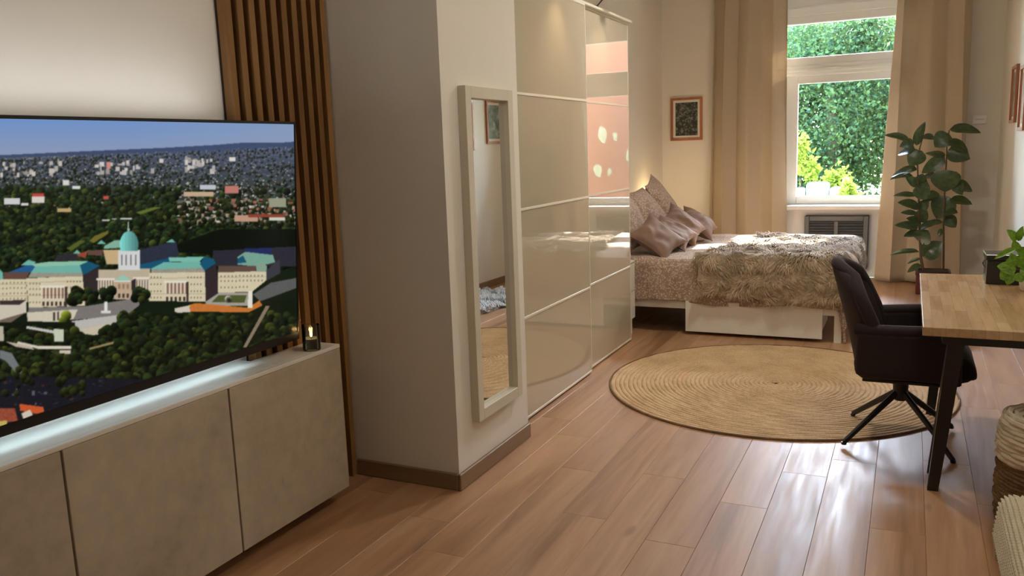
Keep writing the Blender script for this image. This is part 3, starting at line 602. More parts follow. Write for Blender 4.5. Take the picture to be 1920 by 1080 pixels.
gl = t.n('BsdfGlossy'); gl.inputs['Roughness'].default_value = 0.18; gl.inputs[0].default_value = (0.02, 0.02, 0.02, 1); ad = t.n('AddShader'); t.l(em.outputs[0], ad.inputs[0]); t.l(gl.outputs[0], ad.inputs[1]); t.l(ad.outputs[0], t.out.inputs[0])
scr = fast_mesh('screen', P.reshape(-1, 3)-np.array(O), faces, t.m, tv)
ca = scr.data.color_attributes.new('picture', 'FLOAT_COLOR', 'POINT'); ca.data.foreach_set('color', np.concatenate([lin.reshape(-1, 3), np.ones((lin.size//3, 1))], 1).astype(np.float32).ravel())

# ------------------------------------------------------------------ candle
cl = (-2.205, 2.632, 0.7165)
cd = thing('candle', 'lit grey green candle in a clear glass on the cabinet top', 'candle', cl)
MB().lathe([(0.0, 0.0), (0.034, 0.0), (0.037, 0.004), (0.037, 0.105), (0.0345, 0.105), (0.0345, 0.008), (0.0, 0.008)], n=32).build('glass_jar', M['jar_glass'], cd, smooth=True)
MB().lathe([(0.0, 0.009), (0.0338, 0.009), (0.0338, 0.050), (0.028, 0.048), (0.0, 0.046)], n=32).build('wax', M['wax'], cd, smooth=True)
MB().tube([(0, 0, 0.045), (0.001, 0, 0.056)], 0.0012, 6).build('wick', M['black_plastic'], cd)
MB().lathe([(0.0, 0.053), (0.004, 0.058), (0.0055, 0.065), (0.004, 0.076), (0.0015, 0.086), (0.0, 0.092)], n=14).build('flame', M['flame'], cd, smooth=True)
lamp('candle_light', 'POINT', (cl[0], cl[1], cl[2]+0.075), 0.25, (1, 0.6, 0.25), cd, shadow_soft_size=0.008)

# ------------------------------------------------------------------ mirror on the pier
mr = thing('wall_mirror', 'tall narrow mirror in a deep greige frame on the pier', 'mirror', (XP, 3.42, 0.27)); O = mr.location
my0, my1, mz0, mz1, mx = 3.19, 3.662, 0.275, 1.785, -1.735
bw = 0.052
for (a, b, c, d) in ((my0, my0+bw, mz0, mz1), (my1-bw, my1, mz0, mz1)): MB(O).box(XP, mx, a, b, c, d, 0.0015, 1).build('frame_side', M['mirror_frame'], mr)
for (c, d) in ((mz0, mz0+bw), (mz1-bw, mz1)): MB(O).box(XP, mx, my0+bw, my1-bw, c, d, 0.0015, 1).build('frame_end', M['mirror_frame'], mr)
ga, gb = my0+bw-0.004, my1-bw+0.004; gx = lambda y: XP+0.010+0.011*(y-ga)      # the glass sits a little askew in its frame
MB(O).add([(gx(ga)-0.005, ga, mz0+bw-0.004), (gx(gb)-0.005, gb, mz0+bw-0.004), (gx(gb)-0.005, gb, mz1-bw+0.004), (gx(ga)-0.005, ga, mz1-bw+0.004), (gx(ga), ga, mz0+bw-0.004), (gx(gb), gb, mz0+bw-0.004), (gx(gb), gb, mz1-bw+0.004), (gx(ga), ga, mz1-bw+0.004)],
          [(0, 1, 2, 3), (4, 5, 6, 7), (0, 1, 5, 4), (1, 2, 6, 5), (2, 3, 7, 6), (3, 0, 4, 7)]).build('mirror_glass', M['mirror'], mr)

# ------------------------------------------------------------------ wardrobe
wd = thing('wardrobe', 'tall ivory wardrobe with glossy sliding glass doors', 'wardrobe', (-2.2, 5.02, 0)); O = wd.location
WX, WY0, WY1, WZ = -1.88, 3.96, 6.065, 2.41
MB(O).box(XL, XL+0.02, WY0, WY1, 0.02, WZ-0.01).box(XL, WX-0.09, WY0, WY0+0.02, 0.0, WZ-0.01).box(XL, WX-0.09, WY1-0.02, WY1, 0.0, WZ-0.01).box(XL, WX-0.09, WY0, WY1, WZ-0.03, WZ-0.01).box(XL, WX-0.12, WY0, WY1, 0.03, 0.06).build('carcass', M['white_lacquer'], wd)
MB(O).box(WX-0.10, WX-0.004, WY0, WY1, WZ-0.018, WZ, 0.003, 1).build('top_track', M['door_rail'], wd)
MB(O).box(WX-0.13, WX-0.05, WY0+0.02, WY1-0.02, 0.0, 0.045).build('plinth', M['white_lacquer'], wd)
def sl_door(y0, y1, xf):
    rz = [0.012, 0.588, 1.185, 1.797, WZ-0.018]; mb = MB(O)
    mb.box(xf-0.028, xf, y0, y0+0.008, rz[0], rz[-1], 0.001, 1).box(xf-0.028, xf, y1-0.008, y1, rz[0], rz[-1], 0.001, 1).box(xf-0.028, xf+0.001, y0+0.008, y1-0.008, rz[0], rz[0]+0.014, 0.001, 1).box(xf-0.028, xf+0.001, y0+0.008, y1-0.008, rz[-1]-0.012, rz[-1], 0.001, 1)
    d = mb.build('sliding_door', M['door_rail'], wd)
    for k in range(1, 4): MB(O).box(xf-0.026, xf+0.0015, y0+0.008, y1-0.008, rz[k]-0.007, rz[k]+0.007, 0.001, 1).build('rail', M['door_rail'], d)
    for k in range(4):
        a = rz[k]+(0.014 if k == 0 else 0.007); b = rz[k+1]-(0.012 if k == 3 else 0.007)
        MB(O).box(xf-0.02, xf-0.002, y0+0.008, y1-0.008, a, b).build('glass_panel', M['door_glass'], d)
sl_door(WY0+0.005, 5.075, WX); sl_door(5.02, WY1-0.005, WX-0.034)
def cabinet_lamp(y, label, en):
    rt = thing('cabinet_lamp', label, 'lamp', (WX-0.06, y, WZ), group='wardrobe top spot lamps'); O = rt.location
    MB(O).box(WX-0.10, WX-0.02, y-0.02, y+0.02, WZ, WZ+0.012, 0.002, 1).build('mount', M['black_steel'], rt)
    MB(O).tube([(WX-0.03, y, WZ+0.006), (WX+0.005, y+0.01, WZ+0.045), (WX+0.10, y+0.05, WZ+0.14), (WX+0.16, y+0.07, WZ+0.17)], 0.0045, 8).build('arm', M['black_steel'], rt, smooth=True)
    h = Vector((WX+0.19, y+0.08, WZ+0.12))
    MB(O).lathe([(0.012, 0.055), (0.03, 0.045), (0.05, 0.01), (0.052, -0.01), (0.048, -0.01), (0.046, 0.008), (0.028, 0.04), (0.0, 0.045)], h, 24).build('shade', M['white_plastic'], rt, smooth=True)
    MB(O).lathe([(0.0, 0.0), (0.02, 0.004), (0.025, 0.02), (0.0, 0.035)], h, 16).build('bulb', M['bulb'], rt, smooth=True)
    lamp('lamp_light', 'SPOT', h+Vector((0, 0, -0.015)), en, (1.0, 0.72, 0.42), rt, aim=(WX-0.02, y+0.05, 1.6), spot_size=radians(75), spot_blend=0.9, shadow_soft_size=0.02)
cabinet_lamp(4.53, 'small spot lamp over the near wardrobe door', 5)
cabinet_lamp(5.37, 'small spot lamp with black arm over the far wardrobe door', 5)

# ------------------------------------------------------------------ nightstands and bedside lamp
def nightstand(x0, x1, y0, y1, zt, label):
    rt = thing('nightstand', label, 'nightstand', ((x0+x1)/2, (y0+y1)/2, 0), group='bedside chests'); O = rt.location
    MB(O).box(x0, x1-0.02, y0, y1, 0.12, zt-0.016, 0.002, 1).build('body', M['white_lacquer'], rt)
    MB(O).box(x0, x1, y0-0.004, y1+0.004, zt-0.015, zt, 0.003, 1).build('top', M['white_lacquer'], rt)
    h = (zt-0.02-0.13)/2
    for k in range(2):
        d = MB(O).box(x1-0.019, x1, y0+0.003, y1-0.003, 0.13+k*h+0.003, 0.13+(k+1)*h-0.003, 0.002, 1).build('drawer', M['white_lacquer'], rt)
    for (x, y) in ((x0+0.02, y0+0.02), (x1-0.05, y0+0.02), (x0+0.02, y1-0.05), (x1-0.05, y1-0.05)): MB(O).box(x, x+0.03, y, y+0.03, 0, 0.121).build('leg', M['white_lacquer'], rt)
nightstand(-2.45, -1.967, 6.075, 6.335, 0.60, 'white drawer chest squeezed between wardrobe and bed')
nightstand(-2.58, -2.22, 8.52, 8.90, 0.50, 'white nightstand behind the pillows on the window side')
bl_ = thing('bedside_lamp', 'warm glowing bedside lamp hidden behind the pillows', 'lamp', (-2.42, 8.72, 0.50)); O = bl_.location
MB().lathe([(0.0, 0), (0.06, 0), (0.06, 0.012), (0.012, 0.02), (0.010, 0.2), (0.0, 0.2)], n=24).build('base', M['steel'], bl_, smooth=True)
MB().lathe([(0.10, 0.18), (0.075, 0.34), (0.073, 0.34), (0.098, 0.18)], n=28).build('lamp_shade', M['curtain'], bl_, smooth=True)
MB().lathe([(0, 0.2), (0.022, 0.21), (0.028, 0.24), (0.018, 0.27), (0, 0.28)], n=16).build('bulb', M['bulb'], bl_, smooth=True)
lamp('bedside_light', 'POINT', (-2.42, 8.72, 0.92), 4, (1.0, 0.70, 0.36), bl_, shadow_soft_size=0.04)

# ------------------------------------------------------------------ bed
BX0, BX1, BY0, BY1 = -2.55, -0.40, 6.42, 8.24
bd = thing('bed', 'white double bed frame with an underbed drawer', 'bed', ((BX0+BX1)/2, (BY0+BY1)/2, 0)); O = bd.location
for y0 in (BY0, BY1-0.03): MB(O).box(BX0+0.03, BX1-0.04, y0, y0+0.03, 0.205, 0.33, 0.003, 1).build('side_rail', M['white_lacquer'], bd)
MB(O).box(BX1-0.04, BX1-0.01, BY0+0.04, BY1-0.04, 0.205, 0.33, 0.003, 1).build('foot_rail', M['white_lacquer'], bd)
MB(O).box(BX0-0.03, BX0+0.03, BY0, BY1, 0.0, 0.95, 0.004, 1).build('headboard', M['white_lacquer'], bd)
for (x, y) in ((BX1-0.065, BY0), (BX1-0.065, BY1-0.055), (BX0+0.04, BY0), (BX0+0.04, BY1-0.055)): MB(O).box(x, x+0.05, y+0.001, y+0.054, 0.0, 0.33, 0.002, 1).build('leg', M['white_lacquer'], bd)
MB(O).box(BX0+0.05, BX1-0.06, BY0+0.04, BY1-0.04, 0.30, 0.33).build('slat_base', M['slat_back'], bd)
dr = MB(O).box(-1.572, -0.545, BY0-0.025, BY0-0.007, 0.028, 0.275, 0.002, 1).build('drawer', M['white_lacquer'], bd)
MB(O).box(-1.55, -0.57, BY0-0.007, BY0+0.75, 0.03, 0.19).build('drawer_box', M['white_lacquer'], dr)
MB(O).box(BX0+0.05, BX1-0.05, BY0+0.03, BY1-0.03, 0.333, 0.53, 0.04, 3).build('mattress', M['mat_board'], bd, smooth=True)
rs2 = np.random.RandomState(3)
_W = [(rs2.uniform(-1, 1), rs2.uniform(-1, 1), rs2.uniform(0, 6.28)) for _ in range(40)]
def wob(x, y, f0, n=5, s=0):
    r = 0; a = 1; tot = 0
    for k in range(n):
        p, q_, ph = _W[(s+k) % 40]; L = math.hypot(p, q_)+0.2
        r = r+a*np.sin((p*x+q_*y)/L*f0+ph+1.3*np.sin(y*f0*0.43+ph*2)); tot += a; f0 *= 1.6; a *= 0.62
    return r/tot
def drape(x, y, rc, top, r, flare=0.03):
    """cloth coordinates -> a sheet lying on a rounded rectangle and hanging over its edges"""
    ex = np.maximum(x-rc[1], 0)+np.minimum(x-rc[0], 0); ey = np.maximum(y-rc[3], 0)+np.minimum(y-rc[2], 0)
    e = np.hypot(ex, ey)+1e-9; dx, dy = ex/e, ey/e
    bend = r*pi/2; a = np.minimum(e, bend)/r; over = np.maximum(e-bend, 0)
    hor = r*np.sin(a)+over*flare; dz = r*(1-np.cos(a))+over
    return np.stack([np.clip(x, rc[0], rc[1])+dx*hor, np.clip(y, rc[2], rc[3])+dy*hor, top-dz], -1)
def sheet(name, fn, x0, x1, y0, y1, nx, ny, mat_, parent, off, solid=0.0):
    gx, gy2 = np.meshgrid(np.linspace(x0, x1, nx+1), np.linspace(y0, y1, ny+1)); P_ = fn(gx, gy2); idx = np.arange((nx+1)*(ny+1)).reshape(ny+1, nx+1)
    o = fast_mesh(name, P_.reshape(-1, 3)-np.array(off), np.stack([idx[:-1, :-1], idx[:-1, 1:], idx[1:, 1:], idx[1:, :-1]], -1).reshape(-1, 4), mat_, parent, True)
    if solid: md = o.modifiers.new('thickness', 'SOLIDIFY'); md.thickness = solid; md.offset = -1
    return o
brc = (BX0+0.05, BX1-0.06, BY0+0.05, BY1-0.05)
def duvet_f(x, y):
    P_ = drape(x, y, brc, 0.615, 0.075, 0.04)
    n = wob(x, y, 7, 5, 0); n2 = wob(x*0.6, y*1.5, 18, 4, 9)
    top = np.clip((P_[..., 2]-0.45)/0.12, 0, 1)
    P_[..., 2] += (0.018*n+0.007*n2)*top
    side = (1-top); P_[..., 1] += side*np.where(y < brc[2], -1, 1)*(0.014*np.sin(x*17+2*n))*(np.abs(y-0.5*(brc[2]+brc[3])) > 0.8); P_[..., 0] += side*(x > brc[1])*0.014*np.sin(y*15+n)
    P_[..., 2] += side*0.012*np.sin(x*6.3+y*5+1)
    return P_
dv = thing('duvet', 'taupe duvet with cream sprig pattern covering the bed', 'duvet', (-1.45, 7.33, 0.55))
sheet('duvet_cover', duvet_f, brc[0]+0.02, brc[1]+0.52, brc[2]-0.40, brc[3]+0.36, 150, 150, M['floral'], dv, dv.location, 0.02)
# fur throw
th = thing('fur_throw', 'long haired tan fur throw over the foot of the bed', 'throw', (-0.9, 7.2, 0.6))
trc = (-9, BX1-0.045, BY0+0.035, BY1-0.02)
def throw_f(x, y):
    P_ = drape(x, y, trc, 0.648, 0.09, 0.05); n = wob(x, y, 9, 5, 4)
    top = np.clip((P_[..., 2]-0.45)/0.15, 0, 1); P_[..., 2] += 0.022*n*top+0.010*wob(x, y, 30, 3, 14)*top
    side = 1-top; P_[..., 1] += side*(y < trc[2])*(-0.018*np.abs(np.sin(x*13+n))-0.01); P_[..., 0] += side*(x > trc[1])*0.018*np.abs(np.sin(y*11+n))
    return P_
def throw_edge(a, b):                       # a,b in 0..1 -> cloth coordinates with an uneven outline
    y = (trc[2]-0.36)+(1.42+0.36)*b; xl = -1.50+0.26*b+0.02*np.sin(b*23); x = xl+(trc[1]+0.26+0.02*np.sin(b*17)-xl)*a
    y = y+0.025*np.sin(a*9)*(1-b)
    return x, y
na, nb = 70, 110; A_, B_ = np.meshgrid(np.linspace(0, 1, na+1), np.linspace(0, 1, nb+1)); X_, Y_ = throw_edge(A_, B_); idx = np.arange((na+1)*(nb+1)).reshape(nb+1, na+1)
o = fast_mesh('hide', throw_f(X_, Y_).reshape(-1, 3)-np.array(th.location), np.stack([idx[:-1, :-1], idx[:-1, 1:], idx[1:, 1:], idx[1:, :-1]], -1).reshape(-1, 4), M['fur'], th, True)
md = o.modifiers.new('thickness', 'SOLIDIFY'); md.thickness = 0.012; md.offset = -1
def fur(name, f, edge, n, length, width, mat_, parent, seed, flow, lift=0.35):
    rs = np.random.RandomState(seed); a, b = rs.rand(n), rs.rand(n); x, y = edge(a, b); e = 0.004
    p = f(x, y); tx = f(x+e, y)-p; ty = f(x, y+e)-p; nn = np.cross(tx, ty); nn /= np.linalg.norm(nn, axis=1)[:, None]+1e-9
    fd = flow(p, x, y)+0.55*rs.randn(n, 3)*0.6; cl2 = wob(x*1.0, y*1.0, 22, 3, 20); fd[:, 0] += 1.5*cl2; lift = lift*(1+0.9*wob(x, y, 34, 3, 27))[:, None]; fd -= nn*np.sum(fd*nn, 1)[:, None]; fd /= np.linalg.norm(fd, axis=1)[:, None]+1e-9
    L = length*(0.6+0.7*rs.rand(n))[:, None]; sd_ = np.cross(fd, nn); w2 = width*(0.6+0.8*rs.rand(n))[:, None]
    mid = p+nn*L*lift+fd*L*0.5; tip = p+nn*L*lift*0.75+fd*L+np.array((0, 0, -0.12))*L
    V = np.stack([p-sd_*w2, p+sd_*w2, mid+sd_*w2*0.8, mid-sd_*w2*0.8, tip], 1).reshape(-1, 3); k = np.arange(n)[:, None]*5
    Fq = np.concatenate([k+np.array([[0, 1, 2]]), k+np.array([[0, 2, 3]]), k+np.array([[3, 2, 4]])], 1).reshape(-1, 3)
    o = fast_mesh(name, V-np.array(parent.location), Fq, mat_, parent, True); o['kind'] = 'stuff'
    tn = o.data.attributes.new('tone', 'FLOAT', 'POINT'); tn.data.foreach_set('value', np.repeat(np.clip(0.5+0.22*rs.randn(n)+0.3*wob(x, y, 40, 3, 31), 0, 1), 5).astype(np.float32)); return o
fur('fur_pile', throw_f, throw_edge, 52000, 0.062, 0.0032, M['fur'], th, 11, lambda p, x, y: np.stack([0.25+0*x, -0.5+0*x, -0.5+0*x], -1), 0.2)

# ------------------------------------------------------------------ pillows and cushions
def pillow(name, label, cat, loc, rot, wd_, hg, tk, mat_, seed, group, wr=1.0, pnch=0.10):
    if name == 'cushion': pnch, wr = 0.19, 1.5
    rt = thing(name, label, cat, loc, rot, group=group); n = 26
    def side(sg):
        def fn(u, v):
            a, b = u*2-1, v*2-1; pr = ((1-abs(a)**2.4)*(1-abs(b)**2.4))**0.55
            pin = 1-pnch*(1-abs(b)**1.6)*abs(a)**3; pin2 = 1-pnch*(1-abs(a)**1.6)*abs(b)**3
            x, y = a*wd_/2*pin, b*hg/2*pin2
            z = sg*pr*tk/2*(1+0.10*float(wob(x, y, 8, 3, seed)))+wr*0.010*pr*float(wob(x*1.0, y*1.0, 30, 4, seed+3))+0.02*float(wob(x, y, 5, 2, seed+7))
            return (x, y, z+(0.0015*sg))
        return fn
    MB().grid(side(1), n, n).grid(side(-1), n, n).build('cover', mat_, rt, smooth='all')
    ring = []
    for k in range(4):
        for i in range(n): t_ = i/n; a, b = [(t_, 0), (1, t_), (1-t_, 1), (0, 1-t_)][k]; p = Vector(side(1)(a, b)); p.z -= 0.0015; ring.append(p)
    MB().tube(ring, 0.004, 6, closed=True).build('piping', mat_, rt, smooth=True)
    return rt
def rot3(nx, tilt, roll=0.0, yaw=0.0):          # a pillow standing with its face along +x, leaned back by tilt, yawed about z
    m = Matrix.Rotation(yaw, 3, 'Z') @ Matrix.Rotation(-tilt, 3, 'Y') @ Matrix(((0, 0, 1), (1, 0, 0), (0, 1, 0))) @ Matrix.Rotation(roll, 3, 'Z')
    return m.to_euler()
G1, G2 = 'sprig pattern bed pillows', 'taupe scatter cushions'
pillow('pillow', 'sprig pattern pillow with a raised corner, farthest against the headboard', 'pillow', (-2.14, 7.86, 0.915), rot3(0, 0.55, 0.16, 0.10), 0.68, 0.60, 0.17, M['floral'], 1, G1)
pillow('pillow', 'sprig pattern pillow in the middle of the headboard behind the cushions', 'pillow', (-2.15, 7.30, 0.885), rot3(0, 0.62, 0.02, -0.05), 0.60, 0.52, 0.18, M['floral'], 5, G1)
pillow('pillow', 'sprig pattern pillow nearest the wardrobe edge', 'pillow', (-2.16, 6.80, 0.845), rot3(0, 0.42, 0.0, -0.02), 0.58, 0.46, 0.17, M['floral'], 9, G1)
pillow('cushion', 'plain taupe cushion nearest the wardrobe with a sharp upright corner', 'cushion', (-1.865, 6.66, 0.755), rot3(0, 0.88, 0.50, -0.60), 0.43, 0.40, 0.13, M['mauve'], 2, G2)
pillow('cushion', 'flat taupe cushion tucked behind the nearest cushion', 'cushion', (-1.83, 6.97, 0.745), rot3(0, 1.05, 0.45, -0.45), 0.40, 0.38, 0.11, M['mauve'], 6, G2)
pillow('cushion', 'plump taupe cushion in the middle of the cushion row', 'cushion', (-1.82, 7.28, 0.785), rot3(0, 0.80, 0.50, -0.40), 0.42, 0.40, 0.15, M['mauve'], 10, G2)
c4 = pillow('cushion', 'taupe cushion with small red beads nearest the window', 'cushion', (-1.79, 7.72, 0.755), rot3(0, 0.95, 0.40, -0.25), 0.42, 0.38, 0.14, M['mauve'], 13, G2)
mb = MB()
for k in range(9):
    x = -0.17+k*0.012; mb.lathe([(0, -0.006), (0.006, 0), (0, 0.006)], (x, 0.18+0.004*sin(k*2), 0.006*(k % 2)), 8)
mb.build('bead_trim', M['red_bead'], c4, smooth=True)

# ------------------------------------------------------------------ pictures and thermostat
def picture(name, label, c, w_, h_, face, pm):
    rt = thing(name, label, 'picture', c); d = 0.024; b = 0.026
    def bx(mb, u0, u1, v0, v1, d0, d1):
        if face == '-y': return mb.box(u0, u1, -d1, -d0, v0, v1, 0.001, 1)
        return mb.box(-d1, -d0, u0, u1, v0, v1, 0.001, 1)
    for s_ in (-1, 1):
        u = s_*(w_/2-b/2); bx(MB(), u-b/2, u+b/2, -h_/2, h_/2, 0, d).build('frame_side', M['frame_wood'], rt)
        v_ = s_*(h_/2-b/2); bx(MB(), -w_/2+b, w_/2-b, v_-b/2, v_+b/2, 0, d).build('frame_end', M['frame_wood'], rt)
    bx(MB(), -w_/2+b, w_/2-b, -h_/2+b, h_/2-b, 0, 0.008).build('mount', M['mat_board'], rt)
    mm = 0.028; bx(MB(), -w_/2+b+mm, w_/2-b-mm, -h_/2+b+mm, h_/2-b-mm, 0.0081, 0.0105).build('print', pm, rt)
picture('framed_picture', 'small framed dark foliage picture on the window wall left of the curtain', (-2.318, YB, 1.784), 0.362, 0.478, '-y', M['print_dark'])
picture('framed_picture', 'framed misty forest picture on the right wall nearer the window', (XR, 8.28, 1.82), 0.36, 0.475, '-x', M['print_pale'])
picture('framed_picture', 'framed pale picture on the right wall cut by the picture edge', (XR, 7.62, 1.765), 0.36, 0.50, '-x', M['print_rose'])
ts = thing('thermostat', 'small white thermostat on the wall above the rubber plant', 'thermostat', (0.60, YB, 1.64)); O = ts.location
MB(O).box(0.535, 0.665, YB-0.028, YB, 1.598, 1.686, 0.008, 2).build('housing', M['white_plastic'], ts, smooth=True)
MB(O).box(0.562, 0.638, YB-0.030, YB-0.027, 1.634, 1.648).build('display', M['mirror_frame'], ts)

# ------------------------------------------------------------------ round jute rug
RC, RR = (-0.715, 5.185), 1.015
rg = thing('round_rug', 'large round braided jute rug in front of the bed', 'rug', (RC[0], RC[1], 0))
turns = 36; ns = 200; pts = []
R0 = 0.012
nrow = 7; prof = [(cos(a), sin(a)) for a in np.linspace(0, pi, nrow)]
m = turns*ns; th_ = np.arange(m)*2*pi/ns; pit = (RR-R0)/turns; rr_ = R0+pit*th_/(2*pi); h_ = 0.5*pit*1.04
jr = 0.0012*np.sin(th_*37.618)+0.0016*np.sin(th_*5.387)+0.0012*np.sin(th_*11.271+1)
V = []
for (cx, cz) in prof:
    r2 = rr_+jr+cx*h_; V.append(np.stack([r2*np.cos(th_), r2*np.sin(th_), 0.002+0.0100*cz*(1+0.12*np.sin(th_*29.618+cx*3))], -1))
V = np.stack(V, 1).reshape(-1, 3); i = np.arange(m-1)[:, None]; k = np.arange(nrow-1)[None]
Fq = np.stack([i*nrow+k, i*nrow+k+1, (i+1)*nrow+k+1, (i+1)*nrow+k], -1).reshape(-1, 4)
fast_mesh('braid', V, Fq, M['jute'], rg, True)
MB().tube([((RR+0.006)*cos(2*pi*k/160), (RR+0.006)*sin(2*pi*k/160), 0.005) for k in range(160)], 0.007, 6, closed=True).build('edge_binding', M['seagrass'], rg, smooth=True)
MB().lathe([(0.0, 0.001), (RR, 0.001), (RR, 0.003), (0, 0.003)], n=96).build('underside', M['jute'], rg)

# ------------------------------------------------------------------ white fluffy rug by the right wall
wr_ = thing('sheepskin_rug', 'white fluffy sheepskin rug on the floor by the right wall', 'rug', (0.34, 7.15, 0))
def wr_edge(a, b):
    g = 2*pi*a; r = np.sqrt(b); R_ = 1+0.12*np.sin(3*g+1)+0.06*np.sin(5*g); return 0.34+r*R_*0.33*np.cos(g), 7.15+r*R_*0.52*np.sin(g)
wr_f = lambda x, y: np.stack([x, y, 0.012+0.004*wob(x, y, 20, 3, 2)], -1)
gg = [(0.34+(1+0.12*sin(3*g+1)+0.06*sin(5*g))*0.33*cos(g), 7.15+(1+0.12*sin(3*g+1)+0.06*sin(5*g))*0.52*sin(g)) for g in np.linspace(0, 2*pi, 61)[:-1]]
MB(wr_.location).prism(gg, 0.001, 0.012).build('hide', M['white_fur'], wr_)
fur('wool_pile', wr_f, wr_edge, 12000, 0.06, 0.003, M['white_fur'], wr_, 4, lambda p, x, y: np.stack([x-0.34, y-7.15, 0*x], -1)*1.5, 0.7)

# ------------------------------------------------------------------ desk
dk = thing('desk', 'long wooden topped desk on black splayed legs', 'desk', (0.42, 4.26, 0)); O = dk.location
DX0, DX1, DY0, DY1, DZ = 0.069, 0.762, 3.545, 4.98, 0.76
MB(O).box(DX0, DX1, DY0, DY1, DZ-0.036, DZ, 0.003, 2).build('desktop', M['desk_wood'], dk)
ax0, ax1, ay0, ay1 = DX0+0.075, DX1-0.05, DY0+0.12, DY1-0.12
for (a, b, c, d) in ((ax0, ax1, ay0, ay0+0.03), (ax0, ax1, ay1-0.03, ay1), (ax0, ax0+0.03, ay0+0.03, ay1-0.03), (ax1-0.03, ax1, ay0+0.03, ay1-0.03)): MB(O).box(a, b, c, d, DZ-0.092, DZ-0.0365, 0.002, 1).build('apron', M['black_steel'], dk)
def leg(bx, by, tx, ty, w0, w1):
    mb = MB(O); zt = DZ-0.037
    P_ = [(bx-w0, by-w0, 0), (bx+w0, by-w0, 0), (bx+w0, by+w0, 0), (bx-w0, by+w0, 0), (tx-w1, ty-w1, zt), (tx+w1, ty-w1, zt), (tx+w1, ty+w1, zt), (tx-w1, ty+w1, zt)]
    P_ = [(a, b, 0.0125 if (c == 0 and by > 4.5) else c) for a, b, c in P_]
    mb.add(P_, [(0, 3, 2, 1), (4, 5, 6, 7), (0, 1, 5, 4), (1, 2, 6, 5), (2, 3, 7, 6), (3, 0, 4, 7)]); return mb.build('leg', M['black_steel'], dk)
leg(0.140, 3.785, 0.200, 3.70, 0.021, 0.031); leg(0.150, 4.845, 0.200, 4.83, 0.021, 0.031); leg(0.74, 3.785, 0.69, 3.70, 0.021, 0.031); leg(0.74, 4.845, 0.69, 4.83, 0.021, 0.031)
MB(O).tube([(0.131, 3.975, 0.0), (0.176, 3.80, 0.62)], [0.010, 0.012], 8).build('leg_brace', M['black_steel'], dk, smooth=True)

# ------------------------------------------------------------------ things on the desk
bxo = thing('storage_box', 'dark metal box with bright edges on the desk', 'box', (0.55, 4.76, DZ)); O = bxo.location
MB(O).box(0.362, 0.70, 4.668, 4.85, DZ, DZ+0.118, 0.003, 1).build('body', M['box_metal'], bxo)
MB(O).box(0.358, 0.704, 4.664, 4.854, DZ+0.119, DZ+0.148, 0.003, 1).build('lid', M['box_metal'], bxo)
for y in (4.666, 4.852):
    for z in (DZ+0.146,): MB(O).tube([(0.359, y, z), (0.70, y, z)], 0.0025, 6).build('edge_trim', M['steel'], bxo)
MB(O).tube([(0.358, 4.666, DZ+0.147), (0.358, 4.852, DZ+0.147)], 0.0035, 6).build('edge_trim', M['steel'], bxo)
MB(O).tube([(0.360, 4.668, DZ+0.003), (0.360, 4.668, DZ+0.145)], 0.003, 6).build('corner_trim', M['steel'], bxo)
MB(O).tube([(0.357, 4.742, DZ+0.115), (0.350, 4.742, DZ+0.10), (0.350, 4.742, DZ+0.088), (0.357, 4.742, DZ+0.075)], 0.004, 6).build('clasp', M['steel'], bxo, smooth=True)
LEAF = None
def leaf_mesh(mat_, key, fold=0.16, droop=0.22, pw=0.75):
    mb = MB()
    def fn(u, v):
        a = u; b = v*2-1; wv = (sin(pi*min(1, max(0.0, a))**pw))**0.72*0.5 if 0 < a < 1 else 0.0
        return (a, b*wv, fold*abs(b)*wv-droop*a*a+0.015*sin(a*14)*abs(b)*wv)
    mb.grid(fn, 9, 4); o = mb.build('leaf_'+key, mat_, None, smooth='all'); me = o.data; bpy.data.objects.remove(o); return me
RUB = leaf_mesh(M['rubber_leaf'], 'rubber'); BRT = leaf_mesh(M['bright_leaf'], 'bright', 0.2, 0.18)
def leaf(parent, me, base, tip, width, face, off):
    base, tip = Vector(base), Vector(tip); ax_ = tip-base; L = ax_.length; xa_ = ax_.normalized(); za = Vector(face); za = (za-xa_*za.dot(xa_)).normalized(); ya = za.cross(xa_)
    o = bpy.data.objects.new('leaf', me); C.objects.link(o); o.parent = parent
    mt = Matrix.Identity(4)
    for i_ in range(3): mt[i_][0] = xa_[i_]*L; mt[i_][1] = ya[i_]*width; mt[i_][2] = za[i_]*L; mt[i_][3] = base[i_]-off[i_]
    o.matrix_local = mt; return o
dp = thing('desk_plant', 'small bright green potted plant in front of the metal box', 'plant', (0.545, 4.50, DZ)); O = dp.location
MB().lathe([(0.0, 0.0), (0.045, 0.0), (0.055, 0.01), (0.065, 0.075), (0.067, 0.08), (0.06, 0.08), (0.058, 0.066), (0.0, 0.066)], n=28).build('pot', M['white_plastic'], dp, smooth=True)
MB().lathe([(0, 0.068), (0.058, 0.067), (0.058, 0.06)], n=20).build('soil', M['soil'], dp)
def dpx(x, y, Y): return at(x, y, 1, Y)
root = Vector((0.545, 4.50, DZ+0.066))
tips = []
for (x, y, Y) in ((1909, 455, 4.48), (1905, 505, 4.42), (1890, 500, 4.40), (1925, 450, 4.52), (1940, 470, 4.55)):
    e = dpx(x, y, Y); mid = root.lerp(e, 0.5)+Vector((0, 0, 0.02)); MB(O).tube([root, mid, e], [0.004, 0.003, 0.002], 6).build('stem', M['stem'], dp, smooth=True)
q = random.Random(2)
